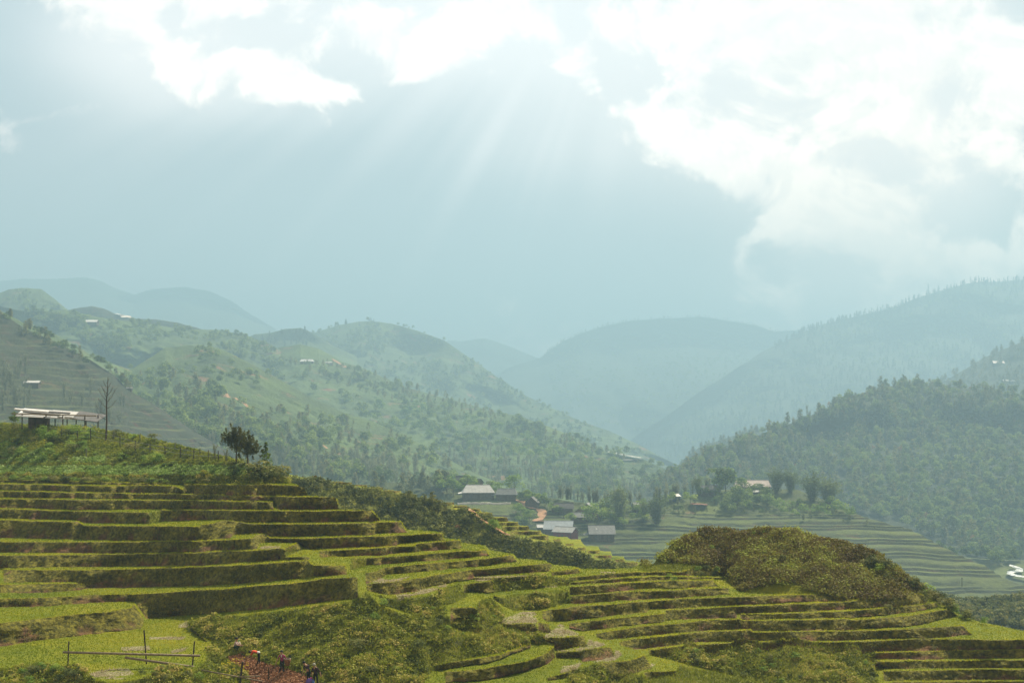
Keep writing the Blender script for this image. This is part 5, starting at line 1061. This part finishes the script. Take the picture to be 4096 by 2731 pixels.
def pine_crown(h, w_, seed, tufts):
    r_ = np.random.default_rng(seed); T = []; ti = []
    for (x, z, rad) in tufts:
        for q_ in range(5):
            c = np.array([x * w_ + r_.normal(0, .26) * w_, r_.uniform(-.30, .30) * w_, (z - .07 + r_.normal(0, .065)) * h]); dd = unit(np.array([x * .9 + r_.normal(0, .3), r_.normal(0, .4), .8])); n = 95; s_ = r_.uniform(-.3, 1, (n, 1)); q = c + dd * s_ * rad * h * 1.1 + r_.normal(size=(n, 3)) * rad * h * .27 * (1.15 - s_.clip(0, 1))
            T.append(leaf_tris(q, unit(r_.normal(size=(n, 3)) + [0, 0, .4]), .10 * r_.uniform(.6, 1.4, n), r_, .3)); ti.append(np.full(n, r_.uniform(.1, .7)) + r_.normal(0, .1, n))
    return np.vstack(T), np.clip(np.concatenate(ti), 0, 1) / .6
pineA = pine_crown(1, .40, 5, [(-.72, .80, .10), (-.55, .62, .10), (-.30, .78, .12), (-.10, .92, .10), (.08, .84, .12), (.28, .90, .09), (.40, .72, .12), (.05, .62, .12), (.38, .55, .10), (-.25, .50, .10), (.60, .62, .09), (.15, .45, .08), (-.1, .70, .12), (.15, .74, .12), (-.35, .66, .11), (.25, .64, .12), (-.05, .55, .11)])
pineB = pine_crown(1, .42, 6, [(-.2, .90, .10), (.15, .86, .10), (.40, .72, .10), (-.05, .68, .12), (.62, .58, .09), (.25, .52, .12), (-.30, .50, .10), (.75, .48, .07), (.05, .40, .08), (.1, .62, .12), (.2, .74, .12), (-.15, .56, .11), (.4, .6, .11)])
def pine(px, py, hP, data, lab, lean):
    p = sample(near, px, py); H = hP * p[1] / F; root = empty('pine_tree', p, 0, 1, lab, 'pine tree', 'trees at the end of the garden'); T, t_ = data; T = T.copy(); cen = T.mean(1, keepdims=True); T = cen * H + (T - cen); tri_obj('crown', T, t_, m_pine, root)
    tb = Tubes(); tb.add([[0, 0, -.3], [lean * .3, 0, H * .25], [lean, .05, H * .5], [lean * 1.3, 0, H * .85]], .10, .03, 6)
    for k in range(7): a_ = k * 1.9; z = H * (.38 + .06 * k); tb.add([[lean * .8, 0, z], [lean + math.cos(a_) * H * .13, math.sin(a_) * H * .1, z + H * .12], [lean + math.cos(a_) * H * .24, math.sin(a_) * H * .16, z + H * .22]], .035, .012, 4)
    tb.mesh('trunk', m_bark, root)
pine(945, 1852, 148, pineA, 'taller dark pine with two rough crowns at the garden end', .05); pine(992, 1864, 130, pineB, 'shorter dark pine leaning right at the garden end', -.10)
p = sample(near, 1064, 1896); plant('conifer', p, 150 * p[1] / F / 9, label='yellow-green bushy conifer right of the two dark pines', cat='tree', group='trees at the end of the garden', sz=.85, var=1)
for o in [o for o in scene.objects if o.name.startswith('conifer') and o.get('label', '').startswith('yellow')]:
    for c in o.children:
        if c.name.startswith('crown'): c.data = c.data.copy(); c.data.materials[0] = m_lf_round
# bare tree by the hut
p = sample(near, 423, 1762); H = 254 * p[1] / F; root = empty('bare_tree', p, 0, 1, 'tall leafless tree right of the grey shed', 'tree'); tb = Tubes(); tb.add([[0, 0, -.4], [.05 * H * .3, 0, H * .3], [.012 * H, 0, H * .62], [.03 * H, 0, H * .85], [.035 * H, 0, H]], H * .0155, H * .003, 7); tb.mesh('trunk', m_bark, root)
for (z, ax, az, ln, dy) in [(.50, 1, .62, .17, .02), (.52, -1, .75, .16, -.03), (.60, 1, 1.1, .22, .0), (.63, -1, .9, .20, .03), (.40, -1, .5, .24, .05), (.70, 1, .9, .16, -.04), (.74, -1, 1.0, .14, .02), (.80, 1, 1.3, .11, .0), (.84, -1, 1.3, .10, .02), (.32, -1, .7, .20, -.05), (.90, 1, 1.5, .07, 0), (.56, .2, 1.0, .15, .12), (.66, -.2, 1.0, .15, -.12)]:
    bt = Tubes(); a = np.array([.015 * H, 0, z * H]); d = unit(np.array([ax, dy * 8, az])) * ln * H; b1 = a + d * .55; b2 = a + d + [0, 0, ln * H * .25]; bt.add([a, b1, b2], H * .0048, H * .0014, 4)
    for q_ in range(6): f = .35 + .11 * q_; c0 = a + (b2 - a) * f; bt.add([c0, c0 + np.array([ax * .3 + (q_ % 2 - .5) * .7, (q_ % 3 - 1) * .4, .8]) * ln * H * .28], H * .0016, H * .0007, 3)
    bt.mesh('branch', m_bark, root)
p = sample(near, 190, 1786); plant('bright', p, 92 * p[1] / F / 6, label='yellow-green small tree in front of the shed', cat='tree', wide=None) if False else plant('bright', p, 92 * p[1] / F / 6, label='yellow-green small tree in front of the shed', cat='tree')
p = sample(near, 60, 1706); plant('round', p, 62 * p[1] / F / 7, label='dark round tree at the left end of the shed', cat='tree', var=0)
for k, (px, py, hP) in enumerate([(345, 1830, 55), (455, 1760, 60), (560, 1765, 42), (620, 1782, 36), (700, 1800, 48), (860, 1838, 78), (905, 1845, 70), (800, 1822, 40)]):
    p = sample(near, px, py); plant('feather', p, hP * p[1] / F / 10, label=['bare sapling in the middle of the garden', 'thin sapling just right of the tall bare tree', 'thin sapling by the garden fence, second right of the bare tree', 'thin sapling by the garden fence, third right of the bare tree', 'thin sapling halfway down the garden fence', 'rusty sapling nearest left of the pines', 'thin sapling touching the left pine', 'short sapling on the fence left of the pines'][k], cat='sapling', name='sapling')

# ------------------------------------------------------------------ the long shed on the garden hill
p0 = sample(near, 95, 1712); p1 = sample(near, 402, 1712); mid = (p0 + p1) / 2; Lh = (p1[0] - p0[0]); un = mid[1] / F; root = empty('shed', (mid[0], mid[1], mid[2]), -.06, 1, 'long open shed with striped grey roof sheets on poles at the garden top', 'shed')
zr = lambda yp: -(yp - 1740) * un - mid[2]
xw = lambda xp: (xp - 2048) * un - mid[0]
for k, (xa, xb, ya, yb, mt) in enumerate([(66, 190, 1633, 1642, 'white'), (186, 300, 1640, 1648, 'palegrey'), (296, 408, 1644, 1660, 'dark')]):
    m = MB(); za, zb = zr(ya), zr(yb); m.prism([(xw(xa), 2.2, za), (xw(xb), 2.2, zb), (xw(xb) + .2, -2.2, zb - 1.0), (xw(xa) + .6, -2.2, za - 1.1)], (0, 0, .08)); o = m.make('roof_sheet', M_[mt], root)
for k, (xa, ya, xb, yb) in enumerate([(90, 1640, 215, 1655), (100, 1646, 250, 1660), (70, 1636, 230, 1650), (215, 1648, 300, 1654)]): m = MB(); m.prism([(xw(xa), -.2 - k * .45, zr(ya)), (xw(xb), -.2 - k * .45, zr(yb)), (xw(xb), -.55 - k * .45, zr(yb) - .12), (xw(xa), -.55 - k * .45, zr(ya) - .12)], (0, 0, .15)); m.make('roof_strip', M_['white' if k % 2 == 0 else 'dark'], root)
for k, xp in enumerate([108, 140, 178, 205, 222, 252, 273, 308, 330, 362, 397]):
    m = MB(); yb = 1712 if k % 2 else 1706; m.beam((xw(xp), -1.9 + (k % 3) * 1.7, zr(1716)), (xw(xp), -1.9 + (k % 3) * 1.7, zr(1659 if xp > 250 else 1655)), .085, 5); m.make('post', M_['post'], root)
m = MB(); m.beam((xw(70), -2.1, zr(1655)), (xw(412), -2.1, zr(1664)), .09, 5); m.make('beam', M_['pole'], root)
m = MB(); m.box(xw(100), xw(175), .8, 2.0, zr(1716), zr(1664)); m.make('wall', M_['wood'], root)
for xa, xb, ya, yb in [(252, 271, 1665, 1675), (280, 312, 1666, 1678), (312, 328, 1671, 1681)]: m = MB(); m.prism([(xw(xa), -2.0, zr(ya)), (xw(xb), -2.0, zr(ya + 2)), (xw(xb), -1.95, zr(yb)), (xw(xa), -1.95, zr(yb - 3))], (0, .04, 0)); m.make('hanging_sheet', M_['white'], root)
# garden wire fence
root = empty('wire_fence', sample(near, 480, 1790), 0, 1, 'thin wire fence on grey posts along the upper edge of the garden', 'fence'); rl = np.array(root.location); tops = []
for px, yb, yt in [(245, 1752, 1712), (310, 1758, 1722), (362, 1765, 1712), (480, 1790, 1742), (541, 1806, 1760), (600, 1812, 1772), (660, 1822, 1782), (722, 1832, 1790), (775, 1838, 1798), (833, 1844, 1800), (873, 1846, 1802)]:
    b_ = sample(near, px, yb); h = (yb - yt) * b_[1] / F; m = MB(); m.beam(b_ - rl - [0, 0, .3], b_ - rl + [0, 0, h], .05 * b_[1] / 150, 5); m.make('post', M_['post'], root); tops.append((b_ - rl, h))
for f in (.45, .85):
    m = MB()
    for (a, ha), (b_, hb) in zip(tops, tops[1:]): m.beam(a + [0, 0, ha * f], b_ + [0, 0, hb * f], .022, 3)
    m.make('wire', M_['steel'], root)

# ------------------------------------------------------------------ rail fence of poles in the foreground
root = empty('rail_fence', sample(near, 580, 2660), 0, 1, 'rough rail fence of bamboo poles on thin posts at the lower left', 'fence'); rl = np.array(root.location)
rf = float(sample(near, 580, 2668)[1])
def fp_(px, py, r=None): return world_pt(px, py, r or np.interp(px, [200, 900, 1700], [rf, rf, rf])) - rl
for (xa, ya, xb, yb, rr) in [(271, 2668, 275, 2563, .05), (586, 2640, 576, 2519, .055), (768, 2668, 778, 2563, .055), (957, 2745, 970, 2645, .08), (1074, 2745, 1075, 2668, .05), (1202, 2745, 1201, 2680, .09), (1378, 2745, 1377, 2680, .045), (1550, 2745, 1551, 2664, .045), (1716, 2745, 1731, 2700, .06)]:
    m = MB(); m.beam(fp_(xa, ya + 14), fp_(xb, yb), rr, 6); m.make('post', M_['post'], root)
for (xa, ya, xb, yb, ra) in [(253, 2607, 800, 2621, .085), (500, 2628, 776, 2666, .09), (806, 2678, 1068, 2727, .05), (1060, 2727, 1390, 2722, .05), (933, 2705, 1040, 2702, .04), (1140, 2702, 1180, 2727, .04), (1190, 2700, 1240, 2696, .035)]:
    m = MB(); m.beam(fp_(xa, ya, rf - .12), fp_(xb, yb, rf - .12), ra, 7); m.make('rail', M_['pole'], root, True)

# ------------------------------------------------------------------ people digging the red plot: one skinned body each, hair and clothing as children
m_skin = simple('skin', (.42, .24, .16), .6, (.36, .20, .13), 8); m_hair = simple('black_hair', (.012, .010, .009), .5)
def cloth(n, c): return simple(n, c, .9, tuple(x * .7 for x in c), 6)
def skin_body(name, J, parent, mats, sub=2):
    """J: {joint: (parent joint, (x, y, z), radius, zone)}; zone picks the material of the surface around that bone"""
    bm = bmesh.new(); lay = bm.verts.layers.skin.verify(); vs = {}
    for k, (par, p, r, z) in J.items():
        v = bm.verts.new(p); vs[k] = v; rr = r if isinstance(r, tuple) else (r, r); v[lay].radius = rr; v[lay].use_root = par is None
    for k, (par, p, r, z) in J.items():
        if par: bm.edges.new((vs[par], vs[k]))
    me = bpy.data.meshes.new(name + '_rig'); bm.to_mesh(me); bm.free(); o = bpy.data.objects.new(name + '_rig', me); COL.objects.link(o)
    md = o.modifiers.new('Skin', 'SKIN'); md.use_smooth_shade = True; sb = o.modifiers.new('Sub', 'SUBSURF'); sb.levels = sub; sb.render_levels = sub
    dg = bpy.context.evaluated_depsgraph_get(); dg.update(); m2 = bpy.data.meshes.new_from_object(o.evaluated_get(dg)); bpy.data.objects.remove(o)
    m2.name = name
    keys = [k for k in J if J[k][0]]; A = np.array([J[J[k][0]][1] for k in keys], float); B = np.array([J[k][1] for k in keys], float); zn = [J[k][3] for k in keys]
    for m_ in mats: m2.materials.append(m_)
    for p in m2.polygons:
        c = np.array(p.center); d = B - A; t = np.clip(((c - A) * d).sum(1) / np.maximum((d * d).sum(1), 1e-9), 0, 1); q = A + d * t[:, None]; p.material_index = zn[int(np.argmin(((c - q) ** 2).sum(1)))]; p.use_smooth = True
    b_ = bpy.data.objects.new(name, m2); COL.objects.link(b_); b_.parent = parent; return b_
def ball(name, c, r, mat, parent, n=10, cut=None):
    V_ = []; Q_ = []
    for i in range(n + 1):
        for j in range(n): a, b_ = math.pi * i / n, 2 * math.pi * j / n; V_.append((c[0] + r[0] * math.sin(a) * math.cos(b_), c[1] + r[1] * math.sin(a) * math.sin(b_), c[2] + r[2] * math.cos(a)))
    lim = n if cut is None else cut
    for i in range(lim):
        for j in range(n): Q_.append([i * n + j, (i + 1) * n + j, (i + 1) * n + (j + 1) % n, i * n + (j + 1) % n])
    return mesh_obj(name, V_, Q_, mat, parent)
def person(px, py, label, P, shirt, trousers, face, hairc=None, hatr=1.0, rz=0.0, extra=None):
    """P: pose points in metres, the ground under the feet is z=0. zones: 0 skin, 1 shirt, 2 trousers, 3 shoes"""
    loc = sample(near, px, py); root = empty('person', loc, rz, 1, label, 'person', 'people digging the red plot')
    g = {k: np.array(v, float) for k, v in P.items()}; f = unit(np.array(face, float))
    J = {'pelvis': (None, g['pelvis'], (.135, .11), 2), 'waist': ('pelvis', g['pelvis'] * .5 + g['chest'] * .5, (.12, .10), 1), 'chest': ('waist', g['chest'], (.145, .11), 1), 'neck': ('chest', g['neck'], .052, 0), 'head': ('neck', g['head'], (.088, .095), 0), 'crown': ('head', g['head'] + unit(g['head'] - g['neck']) * .075, .07, 0)}
    J['nose'] = ('head', g['head'] + f * .105 - np.array([0, 0, .01]), .016, 0)
    side = unit(np.cross(f, [0, 0, 1])); 
    for s_, sg in (('l', 1), ('r', -1)):
        J['ear' + s_] = ('head', g['head'] + side * sg * .092 - f * .01, .018, 0)
        J['sh' + s_] = ('chest', g['sh' + s_], .062, 1); J['el' + s_] = ('sh' + s_, g['el' + s_], .043, 1); J['wr' + s_] = ('el' + s_, g['wr' + s_], .028, 0)
        hd = unit(g['wr' + s_] - g['el' + s_]); hs_ = unit(np.cross(hd, f + [0, 0, .01])); palm = g['wr' + s_] + hd * .075; J['pa' + s_] = ('wr' + s_, palm, (.036, .018), 0)
        for q_, (o_, l_) in enumerate([(-.026, .062), (-.009, .074), (.009, .070), (.025, .054)]):
            k1 = palm + hs_ * o_ + hd * .03; J[f'f{q_}a{s_}'] = ('pa' + s_, k1, .009, 0); J[f'f{q_}b{s_}'] = (f'f{q_}a{s_}', k1 + hd * l_ * .55 + f * .012, .0085, 0); J[f'f{q_}c{s_}'] = (f'f{q_}b{s_}', k1 + hd * l_ * .85 + f * .035, .007, 0)
        th = g['wr' + s_] + hd * .035 + hs_ * -.035; J['t0' + s_] = ('pa' + s_, th, .011, 0); J['t1' + s_] = ('t0' + s_, th + hd * .035 - hs_ * .018 + f * .012, .009, 0)
        J['hip' + s_] = ('pelvis', g['hip' + s_], .088, 2); J['kn' + s_] = ('hip' + s_, g['kn' + s_], .062, 2); J['an' + s_] = ('kn' + s_, g['an' + s_], .042, 2); J['to' + s_] = ('an' + s_, g['to' + s_], .036, 3)
    skin_body('body', J, root, [m_skin, shirt, trousers, M_['dark']], 1)
    h = g['head']; up = unit(g['head'] - g['neck'])
    ball('hair', h + up * .045 - f * .028, (.108 * hatr, .112 * hatr, .10 * hatr), hairc or m_hair, root, 12, 8)
    for sg in (1, -1): ball('eye', h + f * .088 + side * sg * .032 + up * .012, (.011, .011, .009), M_['dark'], root, 6)
    ball('mouth', h + f * .090 - up * .048, (.02, .012, .006), simple('lips', (.35, .12, .10), .6), root, 6)
    if extra: extra(root, g)
    return root
def legs(px_, py_=0.0, hz=.82, kx=(.0, .0), ax=(.0, .0), tx=(-.1, -.1), ty=(-.12, -.12), sp=.085, side_axis='x', kz=.45):
    D = {}
    for s_, sg, i in (('l', 1, 0), ('r', -1, 1)):
        o = np.array([sg * sp, 0, 0]) if side_axis == 'x' else np.array([0, sg * sp, 0]); b_ = np.array([px_, py_, 0])
        D['hip' + s_] = b_ + o + [0, 0, hz - .05]; D['kn' + s_] = b_ + o * 1.05 + [kx[i], 0, kz]; D['an' + s_] = b_ + o * 1.1 + [ax[i], 0, .06]; D['to' + s_] = D['an' + s_] + [tx[i], ty[i], -.035]
    return D
def arms(c, sp, el, wr, side_axis='x'):
    D = {}
    for s_, sg, i in (('l', 1, 0), ('r', -1, 1)):
        o = np.array([sg * sp, 0, 0]) if side_axis == 'x' else np.array([0, sg * sp, 0]); D['sh' + s_] = np.array(c) + o; D['el' + s_] = np.array(el[i], float); D['wr' + s_] = np.array(wr[i], float)
    return D
# squatting, facing right, in a pale pink shirt
P = dict(pelvis=(0, 0, .30), chest=(.13, 0, .62), neck=(.17, 0, .77), head=(.20, 0, .89)); P.update(arms((.13, 0, .66), .17, ((.30, .21, .47), (.30, -.21, .47)), ((.50, .10, .45), (.50, -.10, .43)), 'y'))
for s_, sg in (('l', 1), ('r', -1)): P['hip' + s_] = (.02, sg * .09, .28); P['kn' + s_] = (.38, sg * .14, .44); P['an' + s_] = (.24, sg * .12, .07); P['to' + s_] = (.40, sg * .12, .035)
person(936, 2617, 'person in a pale pink shirt squatting at the top of the red plot', P, cloth('pale_pink_cloth', (.62, .47, .46)), cloth('dark_green_cloth', (.02, .05, .04)), (1, 0, -.15))
# bent double, facing left, orange-red jacket
P = dict(pelvis=(0, 0, .84), chest=(-.36, 0, 1.00), neck=(-.50, 0, 1.00), head=(-.62, 0, .93)); P.update(legs(0, 0, .86, (.03, .0), (.02, -.10), (-.14, -.14), (0, 0), .09, 'y')); P.update(arms((-.38, 0, .98), .16, ((-.52, .18, .74), (-.54, -.18, .72)), ((-.72, .12, .56), (-.74, -.08, .52)), 'y'))
def hoe(root, g):
    o = empty('hoe', Vector(root.location) + Vector((0, 0, 0)), 0, 1, 'hoe in the hands of the person in the orange-red jacket', 'hoe'); m = MB(); m.beam((-.55, -.02, .66), (-1.02, -.02, .30), .016, 6); m.make('handle', M_['pole'], o); m = MB(); m.prism([(-1.0, -.10, .34), (-1.0, .06, .34), (-1.06, .06, .16), (-1.06, -.10, .16)], (.012, 0, 0)); m.make('blade', M_['steel'], o)
def sash(root, g): ball('sash', (-.05, 0, .88), (.15, .16, .10), cloth('white_cloth', (.7, .7, .68)), root, 10); hoe(root, g)
person(1035, 2657, 'person in an orange-red jacket bent double over a hoe', P, cloth('orange_red_cloth', (.75, .10, .045)), cloth('black_cloth', (.02, .018, .02)), (-.6, 0, -.8), extra=sash)
# standing in magenta, basket behind the right hip
P = dict(pelvis=(0, 0, .82), chest=(-.01, 0, 1.16), neck=(-.02, 0, 1.32), head=(-.03, -.01, 1.44)); P.update(legs(0, 0, .84, (-.02, .03), (.03, -.08), (.0, -.03), (-.14, -.14))); P.update(arms((-.01, 0, 1.20), .17, ((.27, .02, .97), (-.28, -.03, .98)), ((.28, .02, .76), (-.38, -.12, .77))))
def stick(root, g): m = MB(); m.beam((-.38, -.16, .80), (-.52, -.2, 0), .012, 5); o = empty('stick', root.location, 0, 1, 'thin stick in the hand of the person in magenta', 'stick'); m.make('rod', M_['pole'], o)
def bib(root, g): ball('collar', (-.02, -.09, 1.17), (.045, .03, .09), cloth('white_collar', (.6, .6, .62)), root, 8); stick(root, g)
person(1128, 2690, 'person in a magenta jacket standing with a stick and a basket', P, cloth('magenta_cloth', (.30, .035, .12)), cloth('black_trousers', (.018, .018, .022)), (-.1, -1, -.1), extra=bib)
# the basket: woven, tapering, open
bl = sample(near, 1128, 2690); root = empty('basket', Vector(bl) + Vector((.36, .06, .50)), 0, 1, 'woven brown basket behind the person in magenta', 'basket'); V_ = []; Q_ = []; n = 18
prof = [(.0, .0), (.15, .0), (.20, .15), (.235, .32), (.25, .48), (.232, .48), (.21, .32), (.175, .16), (.13, .03), (.0, .03)]
for (r_, z_) in prof:
    for j in range(n): a_ = 2 * math.pi * j / n; V_.append((r_ * math.cos(a_), r_ * math.sin(a_), z_))
for i in range(len(prof) - 1):
    for j in range(n): Q_.append([i * n + j, i * n + (j + 1) % n, (i + 1) * n + (j + 1) % n, (i + 1) * n + j])
mesh_obj('weave', V_, Q_, simple('woven_cane', (.26, .13, .06), .8, (.14, .07, .035), 30), root)
V_ = []; Q_ = []
for j in range(n):
    a_ = 2 * math.pi * j / n
    for k in range(6): b_ = 2 * math.pi * k / 6; V_.append(((.241 + .016 * math.cos(b_)) * math.cos(a_), (.241 + .016 * math.cos(b_)) * math.sin(a_), .485 + .016 * math.sin(b_)))
for j in range(n):
    for k in range(6): Q_.append([j * 6 + k, ((j + 1) % n) * 6 + k, ((j + 1) % n) * 6 + (k + 1) % 6, j * 6 + (k + 1) % 6])
mesh_obj('rim', V_, Q_, simple('pale_cane', (.40, .36, .30), .7), root)
# leaning left, dark clothes
P = dict(pelvis=(.05, 0, .80), chest=(-.10, 0, 1.10), neck=(-.20, 0, 1.24), head=(-.27, -.02, 1.33)); P.update(legs(.05, 0, .82, (-.05, .02), (.04, -.02), (-.12, -.12), (-.04, -.04))); P.update(arms((-.10, 0, 1.14), .16, ((.02, -.10, .90), (-.28, -.10, .90)), ((-.14, -.22, .74), (-.34, -.22, .72))))
person(1232, 2727, 'person in dark clothes leaning left beside the grey-haired one', P, cloth('dark_plum_cloth', (.05, .03, .045)), cloth('dark_trousers', (.02, .02, .025)), (-.8, -.3, -.5), rz=0.1)
# standing, seen from behind, pale headscarf
P = dict(pelvis=(0, 0, .82), chest=(-.03, 0, 1.16), neck=(-.05, 0, 1.31), head=(-.09, 0, 1.42)); P.update(legs(0, 0, .84, (.03, .0), (.05, -.05), (-.05, -.08), (.12, .10))); P.update(arms((-.03, 0, 1.20), .175, ((.29, .02, .96), (-.26, .06, .97)), ((.36, -.02, .75), (-.26, .16, .80))))
person(1262, 2727, 'person in a dark maroon top with a pale grey headscarf, back turned', P, cloth('dark_maroon_cloth', (.045, .022, .028)), cloth('black_cloth_trousers', (.015, .015, .018)), (-.3, 1, -.1), hairc=cloth('grey_scarf', (.34, .33, .27)), hatr=1.12)
# bundle at their feet and the pale bag by the squatting one
bl = sample(near, 1238, 2730); root = empty('cloth_bundle', bl, .3, 1, 'purple and pink cloth bundle at the feet of the two dark figures', 'bundle'); bx = ball('wrap', (0, -.25, .22), (.30, .24, .27), cloth('purple_cloth', (.16, .10, .36)), root, 14); ball('knot', (.06, -.28, .50), (.10, .09, .07), cloth('pink_cloth', (.55, .12, .30)), root, 10); ball('fold', (.16, -.42, .2), (.12, .08, .16), cloth('blue_cloth', (.08, .16, .42)), root, 10)
bl = sample(near, 955, 2607); root = empty('sack', bl, .3, 1, 'small pale sack beside the squatting person', 'sack'); ball('bag', (0, 0, .20), (.16, .13, .24), cloth('sackcloth', (.62, .55, .40)), root, 12); ball('tie', (0, 0, .45), (.05, .05, .06), cloth('green_tie', (.12, .30, .16)), root, 8)
# cut brush and clods on the dug plot
T = []; ti = []; sm = near['cov'] == 5
p_, j_, i_ = cell_pts(near, sm, 1500); a_, s_ = clumps(p_, rng.uniform(.06, .22, len(p_)), 9, .09, tseed=9, flat=.5); tri_obj('soil_clods', a_, s_, leaf_mat('red_clods', (.16, .07, .03), (.34, .16, .075), (.50, .28, .15), .05, 0), kind='stuff')

# ------------------------------------------------------------------ say in each label which part of its stand a look-alike belongs to
by = {}
for o in scene.objects:
    if o.parent is None and o.get('label') and o.get('group'): by.setdefault(o['label'], []).append(o)
WX = [[''], ['left', 'right'], ['left', 'middle', 'right'], ['far left', 'left', 'middle', 'right', 'far right']]
for lab, L_ in by.items():
    if len(L_) < 5: continue
    X_ = np.array([o.location.x / o.location.y for o in L_]); Z_ = np.array([o.location.z / o.location.y for o in L_]); wx = WX[3] if len(L_) > 25 else WX[2]; wz = ['bottom', 'lower', 'upper', 'top'] if len(L_) > 25 else ['lower', 'upper']
    qx = np.quantile(X_, np.arange(1, len(wx)) / len(wx)); qz = np.quantile(Z_, np.arange(1, len(wz)) / len(wz))
    for o, x_, z_ in zip(L_, X_, Z_): o['label'] = lab + ', ' + wx[int((x_ > qx).sum())] + ', ' + wz[int((z_ > qz).sum())]
